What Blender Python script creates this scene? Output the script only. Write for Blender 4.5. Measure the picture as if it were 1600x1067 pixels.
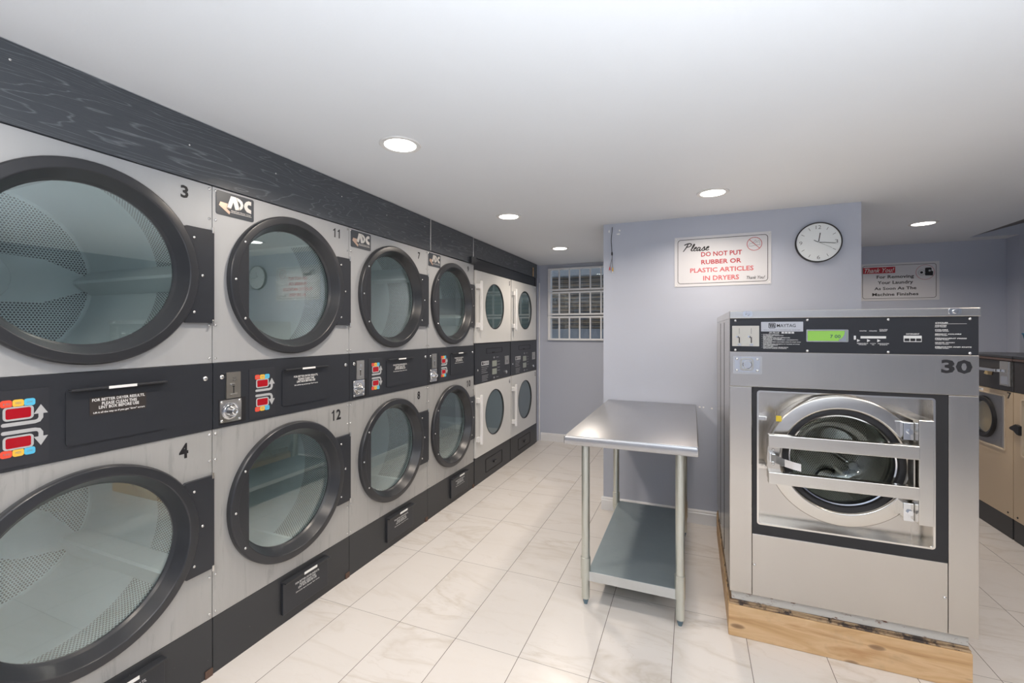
import bpy, bmesh, math, random
from mathutils import Vector, Matrix
random.seed(7)
for o in list(bpy.data.objects):
    bpy.data.objects.remove(o)
SC = bpy.context.scene
COL = SC.collection
R = math.radians

# ------------------------------------------------------------------ camera
cam_d = bpy.data.cameras.new('camera')
cam_d.sensor_width = 36.0
cam_d.lens = 692.56 / 1600 * 36.0
cam_d.shift_y = -17.45 / 1600
cam_d.clip_start = 0.02
cam = bpy.data.objects.new('camera', cam_d)
COL.objects.link(cam)
cam.location = (0, 0, 1.3985)
cam.rotation_euler = (R(90), 0, R(22.165))
SC.camera = cam
# ------------------------------------------------------------------ view
SC.view_settings.view_transform = 'Standard'
SC.view_settings.look = 'None'
SC.view_settings.gamma = 1.0
SC.view_settings.use_curve_mapping = False
SC.view_settings.exposure = 0.0
# ------------------------------------------------------------------ world (outside daylight, seen through the windows)
W = bpy.data.worlds.new('World')
SC.world = W
W.use_nodes = True
W.node_tree.nodes['Background'].inputs[0].default_value = (0.75, 0.86, 1.0, 1)
W.node_tree.nodes['Background'].inputs[1].default_value = 1.0
# ------------------------------------------------------------------ the photographer's flash, aimed up at the white ceiling
def area(name, loc, rot, sx, sy, power, col, spread=180, shape='RECTANGLE', parent=None):
    d = bpy.data.lights.new(name, 'AREA')
    d.shape = shape
    d.size = sx
    d.size_y = sy
    d.energy = power
    d.color = col
    d.spread = R(spread)
    o = bpy.data.objects.new(name, d)
    COL.objects.link(o)
    o.location = loc
    o.rotation_euler = rot
    if parent:
        o.parent = parent
    return o
area('bounced_flash', (0.45, -0.30, .95), (R(180), 0, 0), .25, .25, 84, (0.86, 0.93, 1.0), 160)
DOWN_W = 9.5
DOWN_C = (1.0, 0.87, 0.74)

# ================================================================== materials
def mat(name, col=(.8, .8, .8), rough=.5, metal=0.0, spec=.5, emit=None, es=0.0, coat=0.0):
    m = bpy.data.materials.new(name)
    m.use_nodes = True
    b = m.node_tree.nodes['Principled BSDF']
    b.inputs['Base Color'].default_value = (*col, 1)
    b.inputs['Roughness'].default_value = rough
    b.inputs['Metallic'].default_value = metal
    b.inputs['Specular IOR Level'].default_value = spec
    b.inputs['Coat Weight'].default_value = coat
    if emit:
        b.inputs['Emission Color'].default_value = (*emit, 1)
        b.inputs['Emission Strength'].default_value = es
    return m

def nd(m, t, **k):
    n = m.node_tree.nodes.new(t)
    for a, v in k.items():
        setattr(n, a, v)
    return n

def lk(m, a, b):
    m.node_tree.links.new(a, b)

def coords(m, scale=(1, 1, 1), kind='Object', loc=(0, 0, 0), rot=(0, 0, 0)):
    tc = nd(m, 'ShaderNodeTexCoord')
    mp = nd(m, 'ShaderNodeMapping')
    mp.inputs['Scale'].default_value = scale
    mp.inputs['Location'].default_value = loc
    mp.inputs['Rotation'].default_value = rot
    lk(m, tc.outputs[kind], mp.inputs[0])
    return mp.outputs[0]

def noise(m, vec, scale=5, detail=4, rough=.5, dist=0.0):
    n = nd(m, 'ShaderNodeTexNoise')
    n.inputs['Scale'].default_value = scale
    n.inputs['Detail'].default_value = detail
    n.inputs['Roughness'].default_value = rough
    n.inputs['Distortion'].default_value = dist
    lk(m, vec, n.inputs['Vector'])
    return n.outputs['Fac']

def ramp(m, fac, stops):
    r = nd(m, 'ShaderNodeValToRGB')
    el = r.color_ramp.elements
    while len(el) < len(stops):
        el.new(.5)
    for e, (p, c) in zip(el, stops):
        e.position = p
        e.color = (*c, 1) if len(c) == 3 else c
    lk(m, fac, r.inputs[0])
    return r.outputs[0]

def math_(m, op, a, b=None, c=None):
    n = nd(m, 'ShaderNodeMath', operation=op)
    for i, v in enumerate((a, b, c)):
        if v is None:
            continue
        if isinstance(v, (int, float)):
            n.inputs[i].default_value = v
        else:
            lk(m, v, n.inputs[i])
    return n.outputs[0]

def mixc(m, fac, a, b, mode='MIX'):
    n = nd(m, 'ShaderNodeMix', data_type='RGBA', blend_type=mode)
    for i, v in ((0, fac), (6, a), (7, b)):
        if isinstance(v, (int, float)):
            n.inputs[i].default_value = v
        elif isinstance(v, tuple):
            n.inputs[i].default_value = (*v, 1)
        else:
            lk(m, v, n.inputs[i])
    return n.outputs[2]

def bsdf(m):
    return m.node_tree.nodes['Principled BSDF']

def bump(m, h, strength=.2, dist=.01):
    b = nd(m, 'ShaderNodeBump')
    b.inputs['Strength'].default_value = strength
    b.inputs['Distance'].default_value = dist
    lk(m, h, b.inputs['Height'])
    lk(m, b.outputs[0], bsdf(m).inputs['Normal'])

M = {}
# painted walls: lavender blue
def wall_mat(name, col):
    m = mat(name, col, .75, spec=.25)
    v = coords(m)
    n = noise(m, v, 1.7, 3)
    c = mixc(m, n, tuple(x * .97 for x in col), tuple(min(1, x * 1.03) for x in col))
    lk(m, c, bsdf(m).inputs['Base Color'])
    bump(m, noise(m, v, 90, 2), .08, .003)
    return m
M['wall'] = wall_mat('lavender_paint', (.495, .53, .62))
M['ceil'] = wall_mat('white_ceiling_paint', (.735, .755, .785))
M['ceil2'] = mat('painted_shade_soffit', (.20, .19, .19), .8)  # dark tone paints in the shade on the unlit sloped ceiling
M['trim'] = mat('white_gloss_trim', (.83, .84, .86), .35)

# marble floor tiles with grout
def floor_mat():
    m = mat('marble_tile', (.7, .7, .7), .22, spec=.5)
    tc = nd(m, 'ShaderNodeTexCoord')
    sp = nd(m, 'ShaderNodeSeparateXYZ')
    lk(m, tc.outputs['Object'], sp.inputs[0])
    tw, tl = .3055, .6097
    fx = math_(m, 'DIVIDE', math_(m, 'ADD', sp.outputs[0], 1.607 + 20 * tw), tw)
    fy = math_(m, 'DIVIDE', math_(m, 'ADD', sp.outputs[1], -1.767 + 20 * tl), tl)
    def dist(f, size):
        fr = math_(m, 'FRACT', f)
        a = math_(m, 'MINIMUM', fr, math_(m, 'SUBTRACT', 1.0, fr))
        return math_(m, 'MULTIPLY', a, size)
    dx, dy = dist(fx, tw), dist(fy, tl)
    gx = math_(m, 'LESS_THAN', dx, .0014)
    gy = math_(m, 'LESS_THAN', dy, .0009)
    g = math_(m, 'MAXIMUM', gx, gy)
    ix, iy = math_(m, 'FLOOR', fx), math_(m, 'FLOOR', fy)
    cb = nd(m, 'ShaderNodeCombineXYZ')
    lk(m, ix, cb.inputs[0]); lk(m, iy, cb.inputs[1])
    wn = nd(m, 'ShaderNodeTexWhiteNoise', noise_dimensions='3D')
    lk(m, cb.outputs[0], wn.inputs['Vector'])
    sc = nd(m, 'ShaderNodeVectorMath', operation='SCALE')
    lk(m, wn.outputs['Color'], sc.inputs[0]); sc.inputs['Scale'].default_value = 13.0
    ad = nd(m, 'ShaderNodeVectorMath', operation='ADD')
    lk(m, tc.outputs['Object'], ad.inputs[0]); lk(m, sc.outputs[0], ad.inputs[1])
    mp = nd(m, 'ShaderNodeMapping')
    mp.inputs['Rotation'].default_value = (0, 0, R(-38))
    mp.inputs['Scale'].default_value = (1.0, 3.2, 1.0)
    lk(m, ad.outputs[0], mp.inputs[0])
    n1 = noise(m, mp.outputs[0], 1.3, 5, .55, .6)
    v1 = math_(m, 'ABSOLUTE', math_(m, 'SUBTRACT', n1, .5))
    vein = ramp(m, v1, [(0, (1, 1, 1)), (.012, (.6, .6, .6)), (.045, (0, 0, 0))])
    n2 = noise(m, mp.outputs[0], 3.1, 5, .6, .4)
    v2 = math_(m, 'ABSOLUTE', math_(m, 'SUBTRACT', n2, .52))
    vein2 = ramp(m, v2, [(0, (.4, .4, .4)), (.02, (0, 0, 0))])
    n3 = noise(m, mp.outputs[0], .8, 2)
    gate = ramp(m, n3, [(.42, (0, 0, 0)), (.6, (1, 1, 1))])
    base = mixc(m, n3, (.665, .63, .595), (.74, .71, .685))
    vv = math_(m, 'MULTIPLY', math_(m, 'MAXIMUM', vein, vein2), math_(m, 'ADD', math_(m, 'MULTIPLY', gate, .6), .15))
    c = mixc(m, vv, base, (.56, .51, .45))
    c = mixc(m, g, c, (.16, .14, .125))
    lk(m, c, bsdf(m).inputs['Base Color'])
    lk(m, math_(m, 'ADD', math_(m, 'MULTIPLY', g, .45), .28), bsdf(m).inputs['Roughness'])
    bump(m, math_(m, 'SUBTRACT', 1.0, g), .15, .002)
    return m
M['floor'] = floor_mat()

# painted galvanised dryer fronts
def galv(name, col, rough=.45, metal=.35, streak=.12, vs=(30, 30, 1.2)):
    m = mat(name, col, rough, metal)
    v = coords(m, vs)
    n = noise(m, v, 1.5, 5, .6)
    c = mixc(m, n, tuple(x * (1 - streak) for x in col), tuple(min(1, x * (1 + streak)) for x in col))
    lk(m, c, bsdf(m).inputs['Base Color'])
    lk(m, math_(m, 'ADD', math_(m, 'MULTIPLY', n, .25), rough - .1), bsdf(m).inputs['Roughness'])
    return m
M['galv'] = galv('grey_metallic_panel', (.46, .47, .48), .48, .35, .05)
def worn():
    m = galv('worn_grey_metallic_panel', (.46, .46, .45), .42, .35, .08)
    b = bsdf(m)
    src = b.inputs['Base Color'].links[0].from_socket
    v = coords(m, (9, 9, 1.1))
    s = ramp(m, noise(m, v, 3, 6, .7, .5), [(.56, (0, 0, 0)), (.66, (1, 1, 1))])
    c = mixc(m, math_(m, 'MULTIPLY', s, .35), src, (.25, .25, .25))
    lk(m, c, b.inputs['Base Color'])
    return m
M['galvw'] = worn()
M['black'] = mat('black_plastic', (.030, .032, .037), .30, spec=.5)
M['blackp'] = mat('black_painted_steel', (.026, .029, .036), .36)
def kickm():
    m = mat('scuffed_black_steel', (.036, .038, .042), .45)
    v = coords(m, (1, 1, 1))
    s = ramp(m, noise(m, v, 34, 3, .8), [(.69, (0, 0, 0)), (.74, (1, 1, 1))])
    lk(m, mixc(m, math_(m, 'MULTIPLY', s, .35), (.036, .038, .042), (.3, .28, .25)), bsdf(m).inputs['Base Color'])
    return m
M['kick'] = kickm()
M['dark'] = mat('dark_recess', (.012, .012, .014), .6)
M['keypad'] = mat('keypad_overlay', (.034, .036, .043), .3)
M['white'] = mat('white_print', (.75, .75, .74), .5)
M['paper'] = mat('white_sticker', (.86, .86, .85), .45)
M['silverprint'] = mat('silver_print', (.52, .53, .54), .4, .2)
M['redbtn'] = mat('red_button', (.80, .09, .05), .35)
M['yelbtn'] = mat('yellow_button', (.85, .52, .07), .35)
M['blubtn'] = mat('blue_button', (.10, .52, .78), .35)
M['led'] = mat('red_led_window', (.30, .004, .012), .2, emit=(1, .02, .03), es=.12)
M['ledon'] = mat('lit_red_segment', (.6, .02, .02), .2, emit=(1, .06, .05), es=1.2)
M['screw'] = mat('zinc_screw', (.75, .75, .74), .25, 1)
M['chrome'] = mat('chrome', (.80, .81, .82), .12, 1)
M['nickel'] = mat('satin_nickel', (.62, .60, .55), .3, 1)
M['inkblack'] = mat('black_print', (.012, .012, .015), .5)
M['inkred'] = mat('red_print', (.46, .02, .035), .5)
M['inkpink'] = mat('faded_red_print', (.60, .11, .12), .5)
M['inkgrey'] = mat('grey_print', (.22, .24, .25), .5)
M['sign'] = mat('white_sign_plastic', (.68, .68, .71), .4)
M['badge'] = mat('badge_charcoal', (.06, .068, .08), .3)
M['badgemetal'] = mat('badge_silver', (.78, .75, .71), .3, .5)
M['badgecopper'] = mat('badge_copper', (.66, .48, .38), .3, .5)
M['wwhite'] = mat('white_enamel', (.68, .68, .66), .22, coat=.3)
M['hwhite'] = mat('white_handle_plastic', (.84, .84, .84), .3)
M['smoke'] = mat('smoked_glass', (.06, .10, .11), .05, spec=.9, coat=.6)
M['lcdgrey'] = mat('grey_lcd', (.28, .31, .27), .3)
M['rubber'] = mat('black_rubber', (.02, .02, .022), .45)
M['cream'] = mat('cream_enamel', (.60, .47, .32), .35)
M['blue'] = mat('blue_plastic', (.01, .11, .22), .4)
M['sand'] = mat('tan_tag', (.5, .38, .2), .6)
M['clockface'] = mat('clock_face', (.80, .84, .86), .3)
M['green'] = mat('green_lcd', (.22, .42, .08), .25, emit=(.35, .75, .12), es=.25)
M['lcdink'] = mat('lcd_digit', (.03, .07, .12), .4)
M['tip'] = mat('blue_grey_foot_plastic', (.12, .19, .24), .5)
M['lens'] = mat('lamp_diffuser', (1, 1, 1), .5, emit=(1, .96, .9), es=9)
M['trimring'] = mat('lamp_trim_white', (.72, .71, .70), .5)
M['redplug'] = mat('red_plug', (.6, .03, .03), .4)
M['yelplug'] = mat('yellow_plug', (.75, .45, .05), .4)

def steel(name, col, rough, aniso=(1, 1, 60), amt=.10, lines=.04):
    m = mat(name, col, rough, 1.0)
    v = coords(m, aniso)
    n = noise(m, v, 6, 4, .6)
    big = noise(m, coords(m), 2.2, 3, .6)
    lk(m, math_(m, 'ADD', math_(m, 'ADD', math_(m, 'MULTIPLY', n, amt), math_(m, 'MULTIPLY', big, .10)), rough - amt * .5 - .05), bsdf(m).inputs['Roughness'])
    lk(m, mixc(m, n, tuple(x * (1 - lines) for x in col), tuple(min(1, x * (1 + lines)) for x in col)), bsdf(m).inputs['Base Color'])
    bump(m, n, .006, .002)
    return m
M['steel'] = steel('brushed_stainless', (.635, .60, .55), .24, (40, 40, 1))
M['steelh'] = steel('brushed_stainless_horizontal', (.70, .67, .62), .22, (1, 40, 40))
M['steeltop'] = steel('table_stainless', (.47, .475, .49), .34, (30, 1, 30), .12)
M['polish'] = mat('polished_steel_edge', (.80, .77, .72), .16, 1)
def drumm(name, perf, tint=(.85, .915, .92), met=.15, ro=.30, hc=(.012, .016, .018)):
    m = mat(name, tint, ro, met)
    b = bsdf(m)
    n = noise(m, coords(m, (1, 1, 1)), 3, 3)
    base = mixc(m, n, tuple(x * .9 for x in tint), tint)
    if perf:
        uv = nd(m, 'ShaderNodeUVMap')
        sp = nd(m, 'ShaderNodeSeparateXYZ')
        lk(m, uv.outputs[0], sp.inputs[0])
        p = perf
        def cell(ox):
            fx = math_(m, 'MULTIPLY', math_(m, 'SUBTRACT', math_(m, 'FRACT', math_(m, 'ADD', math_(m, 'DIVIDE', sp.outputs[0], p), ox)), .5), p)
            fy = math_(m, 'MULTIPLY', math_(m, 'SUBTRACT', math_(m, 'FRACT', math_(m, 'ADD', math_(m, 'DIVIDE', sp.outputs[1], p * 1.732), ox)), .5), p * 1.732)
            return math_(m, 'SQRT', math_(m, 'ADD', math_(m, 'MULTIPLY', fx, fx), math_(m, 'MULTIPLY', fy, fy)))
        d = math_(m, 'MINIMUM', cell(0.0), cell(.5))
        hole = math_(m, 'LESS_THAN', d, p * .33)
        base = mixc(m, hole, base, hc)
        lk(m, math_(m, 'MULTIPLY', math_(m, 'SUBTRACT', 1.0, hole), met), b.inputs['Metallic'])
    lk(m, base, b.inputs['Base Color'])
    return m
M['drum'] = drumm('galvanised_drum', None)
M['drump'] = drumm('perforated_drum', .0115)
M['wdrum'] = drumm('washer_drum', .010, (.93, .92, .86), .55, .3, (.22, .21, .19))

def glassm(name, tint, refl):
    m = bpy.data.materials.new(name)
    m.use_nodes = True
    nt = m.node_tree
    nt.nodes.remove(nt.nodes['Principled BSDF'])
    out = nt.nodes['Material Output']
    tr = nd(m, 'ShaderNodeBsdfTransparent'); tr.inputs[0].default_value = (*tint, 1)
    gl = nd(m, 'ShaderNodeBsdfGlossy'); gl.inputs['Roughness'].default_value = .0
    gl.inputs['Color'].default_value = (.92, 1, 1, 1)
    fr = nd(m, 'ShaderNodeLayerWeight'); fr.inputs[0].default_value = .5
    f = math_(m, 'ADD', math_(m, 'MULTIPLY', math_(m, 'POWER', fr.outputs['Facing'], 4.5), .9), refl)
    f = math_(m, 'MINIMUM', f, 1.0)
    mx = nd(m, 'ShaderNodeMixShader')
    lk(m, f, mx.inputs[0]); lk(m, tr.outputs[0], mx.inputs[1]); lk(m, gl.outputs[0], mx.inputs[2])
    lk(m, mx.outputs[0], out.inputs[0])
    return m
M['glass'] = glassm('door_glass', (.95, .99, .99), .15)
M['glassw'] = glassm('washer_glass', (.96, .97, .95), .045)
M['wglass'] = glassm('window_glass', (.93, .95, .96), .04)

# dark oak-grain laminate
def oak():
    m = mat('dark_woodgrain_laminate', (.05, .055, .065), .42)
    v = coords(m, (1, .30, 3.0))
    n = noise(m, v, 2.6, 3, .5, .4)
    ln = math_(m, 'ABSOLUTE', math_(m, 'SINE', math_(m, 'MULTIPLY', n, 75)))
    lines = ramp(m, ln, [(0, (1, 1, 1)), (.28, (0, 0, 0))])
    fine = noise(m, coords(m, (1, 6, 190)), 3, 4, .7)
    fr = ramp(m, fine, [(.45, (0, 0, 0)), (.62, (1, 1, 1))])
    f = math_(m, 'MULTIPLY', lines, math_(m, 'ADD', math_(m, 'MULTIPLY', fr, .6), .25))
    f = math_(m, 'ADD', f, math_(m, 'MULTIPLY', fr, .08))
    lk(m, mixc(m, f, (.062, .069, .080), (.23, .245, .265)), bsdf(m).inputs['Base Color'])
    lk(m, math_(m, 'ADD', math_(m, 'MULTIPLY', fr, .12), .34), bsdf(m).inputs['Roughness'])
    return m
M['oak'] = oak()
def pine():
    m = mat('raw_pine', (.6, .4, .22), .6)
    v = coords(m, (1.2, 6, 9))
    n = noise(m, v, 2.0, 4, .55, .8)
    c = ramp(m, n, [(.28, (.42, .23, .10)), (.42, (.60, .38, .19)), (.55, (.70, .48, .27)), (.68, (.52, .30, .14))])
    kn = nd(m, 'ShaderNodeTexVoronoi'); kn.inputs['Scale'].default_value = 1.0
    lk(m, coords(m, (4.1, 3, 11.3), loc=(.2, 0, .35)), kn.inputs['Vector'])
    k = ramp(m, kn.outputs['Distance'], [(.0, (1, 1, 1)), (.09, (.8, .8, .8)), (.14, (0, 0, 0))])
    c = mixc(m, math_(m, 'MULTIPLY', k, .75), c, (.13, .06, .03))
    d = ramp(m, noise(m, coords(m), 9, 4, .6), [(.55, (0, 0, 0)), (.72, (1, 1, 1))])
    c = mixc(m, math_(m, 'MULTIPLY', d, .3), c, (.28, .22, .15))
    lk(m, c, bsdf(m).inputs['Base Color'])
    bump(m, n, .15, .004)
    return m
M['pine'] = pine()
def ply():
    m = mat('stained_plywood_edge', (.4, .28, .18), .7)
    n = noise(m, coords(m, (3, 3, 160)), 2, 4)
    d = noise(m, coords(m), 14, 4, .7)
    c = ramp(m, n, [(.35, (.16, .09, .05)), (.55, (.5, .36, .22))])
    c = mixc(m, ramp(m, d, [(.5, (0, 0, 0)), (.6, (1, 1, 1))]), c, (.06, .045, .04))
    lk(m, c, bsdf(m).inputs['Base Color'])
    return m
M['ply'] = ply()
def rusty():
    m = mat('rust_spotted_white_steel', (.6, .58, .54), .5)
    d = noise(m, coords(m, (1, 1, 2)), 22, 5, .65)
    c = mixc(m, ramp(m, d, [(.58, (0, 0, 0)), (.66, (1, 1, 1))]), (.58, .565, .53), (.17, .07, .04))
    lk(m, c, bsdf(m).inputs['Base Color'])
    return m
M['rusty'] = rusty()
def shelfm():
    m = mat('galvanised_shelf', (.24, .29, .31), .38, .55)
    d = noise(m, coords(m), 6, 6, .7)
    sc = ramp(m, noise(m, coords(m, (1, 3, 1)), 26, 4, .8), [(.66, (0, 0, 0)), (.74, (1, 1, 1))])
    c = mixc(m, d, (.25, .31, .335), (.33, .39, .415))
    c = mixc(m, math_(m, 'MULTIPLY', sc, .3), c, (.6, .62, .62))
    lk(m, c, bsdf(m).inputs['Base Color'])
    return m
M['shelf'] = shelfm()
M['galvleg'] = galv('galvanised_tube', (.62, .64, .59), .32, .85, .12, (20, 20, 6))
M['galvedge'] = galv('galvanised_edge', (.62, .64, .64), .38, .8, .12, (6, 6, 6))
def sidingm():
    m = mat('tan_board_siding', (.36, .27, .18), .7)
    tc = nd(m, 'ShaderNodeTexCoord')
    sp = nd(m, 'ShaderNodeSeparateXYZ'); lk(m, tc.outputs['Object'], sp.inputs[0])
    fr = math_(m, 'FRACT', math_(m, 'DIVIDE', sp.outputs[2], .062))
    n = noise(m, coords(m, (1.2, 1, 16)), 2.2, 2)
    c = ramp(m, n, [(.38, (.17, .16, .155)), (.52, (.36, .25, .15)), (.66, (.30, .28, .26))])
    lk(m, mixc(m, math_(m, 'LESS_THAN', fr, .22), c, (.06, .05, .045)), bsdf(m).inputs['Base Color'])
    return m
M['siding'] = sidingm()
M['sidinggrey'] = mat('grey_board_siding', (.30, .30, .31), .7)

# ================================================================== builders
class Frame:
    def __init__(s, O, U, V, N):
        s.O, s.U, s.V, s.N = Vector(O), Vector(U), Vector(V), Vector(N)
    def p(s, u, v, n=0):
        return s.O + s.U * u + s.V * v + s.N * n
DR = Frame((-1.81, 0, 0), (0, 1, 0), (0, 0, 1), (1, 0, 0))       # dryer wall
PR = Frame((0, 3.485, 0), (1, 0, 0), (0, 0, 1), (0, -1, 0))      # pier face
BK = Frame((0, 5.37, 0), (1, 0, 0), (0, 0, 1), (0, -1, 0))       # back wall
MC = Frame((0, 2.25, 0), (1, 0, 0), (0, 0, 1), (0, -1, 0))       # big washer front
WS = Frame((1.98, 0, 0), (0, -1, 0), (0, 0, 1), (-1, 0, 0))      # small washers (u = -Y)
WO = Frame((0, 0, 0), (1, 0, 0), (0, 1, 0), (0, 0, 1))           # world
CE = Frame((0, 0, 2.225), (1, 0, 0), (0, -1, 0), (0, 0, -1))     # ceiling, n goes down

def NB():
    return bmesh.new()

def box(bm, F, u0, u1, v0, v1, n0, n1, bev=0.0, seg=2):
    vs = [bm.verts.new(F.p(u, v, n)) for n in (n0, n1) for v in (v0, v1) for u in (u0, u1)]
    q = [(0, 1, 3, 2), (4, 6, 7, 5), (0, 4, 5, 1), (2, 3, 7, 6), (0, 2, 6, 4), (1, 5, 7, 3)]
    fs = [bm.faces.new([vs[i] for i in f]) for f in q]
    if bev > 0:
        es = list({e for f in fs for e in f.edges})
        bmesh.ops.bevel(bm, geom=es, offset=bev, segments=seg, affect='EDGES', profile=.5)

def rrect(u0, u1, v0, v1, r, k=5):
    pts = []
    for cx, cy, a0 in ((u1 - r, v1 - r, 0), (u0 + r, v1 - r, 90), (u0 + r, v0 + r, 180), (u1 - r, v0 + r, 270)):
        for i in range(k + 1):
            a = R(a0 + 90 * i / k)
            pts.append((cx + r * math.cos(a), cy + r * math.sin(a)))
    return pts

def poly(bm, F, pts, n0, n1):
    a = [bm.verts.new(F.p(u, v, n0)) for u, v in pts]
    b = [bm.verts.new(F.p(u, v, n1)) for u, v in pts]
    bm.faces.new(list(reversed(a)))
    bm.faces.new(b)
    k = len(pts)
    for i in range(k):
        j = (i + 1) % k
        bm.faces.new((a[i], a[j], b[j], b[i]))

def rbox(bm, F, u0, u1, v0, v1, n0, n1, r=.005, k=5):
    poly(bm, F, rrect(u0, u1, v0, v1, r, k), n0, n1)

def polyring(bm, F, outer, inner, n0, n1):
    k = len(outer)
    A = [[bm.verts.new(F.p(u, v, n)) for u, v in pts] for pts in (outer, inner) for n in (n0, n1)]
    for i in range(k):
        j = (i + 1) % k
        bm.faces.new((A[1][i], A[1][j], A[3][j], A[3][i]))
        bm.faces.new((A[0][j], A[0][i], A[2][i], A[2][j]))
        bm.faces.new((A[0][i], A[0][j], A[1][j], A[1][i]))
        bm.faces.new((A[2][j], A[2][i], A[3][i], A[3][j]))

def lathe(bm, F, cu, cv, prof, seg=64, closed=False, uvl=None, su=1.0, sv=1.0):
    rings = []
    for r, n in prof:
        if r < 1e-6:
            rings.append([bm.verts.new(F.p(cu, cv, n))])
        else:
            rings.append([bm.verts.new(F.p(cu + su * r * math.cos(2 * math.pi * i / seg), cv + sv * r * math.sin(2 * math.pi * i / seg), n)) for i in range(seg)])
    m = len(rings)
    for k in range(m if closed else m - 1):
        a, b = rings[k], rings[(k + 1) % m]
        for i in range(seg):
            j = (i + 1) % seg
            if len(a) == 1 and len(b) == 1:
                continue
            if len(a) == 1:
                f = bm.faces.new((a[0], b[j], b[i]))
            elif len(b) == 1:
                f = bm.faces.new((a[i], a[j], b[0]))
            else:
                f = bm.faces.new((a[i], a[j], b[j], b[i]))

def disc(bm, F, cu, cv, r, n0, n1, seg=32, bev=0.0):
    if bev:
        lathe(bm, F, cu, cv, [(0, n0), (r, n0), (r, n1 - bev), (r - bev, n1), (0, n1)], seg)
    else:
        lathe(bm, F, cu, cv, [(0, n0), (r, n0), (r, n1), (0, n1)], seg)

def dome(bm, F, cu, cv, r, n0, h, seg=12):
    lathe(bm, F, cu, cv, [(0, n0), (r, n0), (r * .9, n0 + h * .5), (r * .55, n0 + h * .9), (0, n0 + h)], seg)

def smoothpts(pts, k=6, closed=False):
    out = []
    n = len(pts)
    rng = range(n) if closed else range(n - 1)
    for i in rng:
        p0 = pts[(i - 1) % n] if (closed or i > 0) else pts[0]
        p1 = pts[i]
        p2 = pts[(i + 1) % n]
        p3 = pts[(i + 2) % n] if (closed or i + 2 < n) else pts[-1]
        for j in range(k):
            t = j / k
            out.append(tuple(.5 * ((2 * p1[a]) + (-p0[a] + p2[a]) * t + (2 * p0[a] - 5 * p1[a] + 4 * p2[a] - p3[a]) * t * t + (-p0[a] + 3 * p1[a] - 3 * p2[a] + p3[a]) * t ** 3) for a in range(len(p1))))
    if not closed:
        out.append(tuple(pts[-1]))
    return out

def ribbon(bm, F, pts, w, n0, n1, closed=False, smooth=True, k=6):
    if smooth:
        pts = smoothpts(pts, k, closed)
    L, Rr = [], []
    n = len(pts)
    for i in range(n):
        a = pts[(i - 1) % n] if (closed or i > 0) else pts[i]
        b = pts[(i + 1) % n] if (closed or i < n - 1) else pts[i]
        d = Vector((b[0] - a[0], b[1] - a[1]))
        if d.length < 1e-9:
            d = Vector((1, 0))
        d.normalize()
        ww = w(i / max(1, n - 1)) if callable(w) else w
        L.append((pts[i][0] - d.y * ww / 2, pts[i][1] + d.x * ww / 2))
        Rr.append((pts[i][0] + d.y * ww / 2, pts[i][1] - d.x * ww / 2))
    A = [[bm.verts.new(F.p(u, v, nn)) for u, v in S] for nn in (n0, n1) for S in (L, Rr)]
    rng = range(n) if closed else range(n - 1)
    for i in rng:
        j = (i + 1) % n
        bm.faces.new((A[2][i], A[3][i], A[3][j], A[2][j]))
        bm.faces.new((A[0][j], A[1][j], A[1][i], A[0][i]))
        bm.faces.new((A[0][i], A[2][i], A[2][j], A[0][j]))
        bm.faces.new((A[1][j], A[3][j], A[3][i], A[1][i]))
    if not closed:
        for i in (0, n - 1):
            bm.faces.new((A[0][i], A[1][i], A[3][i], A[2][i]))

def tube(bm, pts, r, seg=12, cap=True):
    pts = [Vector(p) for p in pts]
    rings = []
    prev = None
    for i, p in enumerate(pts):
        a = pts[max(0, i - 1)]
        b = pts[min(len(pts) - 1, i + 1)]
        d = (b - a).normalized()
        if prev is None:
            x = d.orthogonal().normalized()
        else:
            x = (prev - d * prev.dot(d)).normalized()
        prev = x
        y = d.cross(x)
        rr = r[i] if isinstance(r, (list, tuple)) else r
        rings.append([bm.verts.new(p + (x * math.cos(2 * math.pi * k / seg) + y * math.sin(2 * math.pi * k / seg)) * rr) for k in range(seg)])
    for a, b in zip(rings, rings[1:]):
        for k in range(seg):
            j = (k + 1) % seg
            bm.faces.new((a[k], a[j], b[j], b[k]))
    if cap:
        bm.faces.new(list(reversed(rings[0])))
        bm.faces.new(rings[-1])

_tc = {}
def text_geo(s, bold=0.0, shear=0.0, spacing=1.0):
    key = (s, bold, shear, spacing)
    if key in _tc:
        return _tc[key]
    c = bpy.data.curves.new('t', 'FONT')
    c.body = s
    c.size = 1
    c.resolution_u = 2
    c.offset = bold
    c.shear = shear
    c.space_character = spacing
    o = bpy.data.objects.new('t', c)
    COL.objects.link(o)
    bpy.context.view_layer.update()
    dg = bpy.context.evaluated_depsgraph_get()
    me = bpy.data.meshes.new_from_object(o.evaluated_get(dg))
    vs = [(v.co.x, v.co.y) for v in me.vertices]
    fs = [tuple(p.vertices) for p in me.polygons]
    bpy.data.objects.remove(o)
    bpy.data.curves.remove(c)
    bpy.data.meshes.remove(me)
    _tc[key] = (vs, fs)
    return vs, fs

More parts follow.
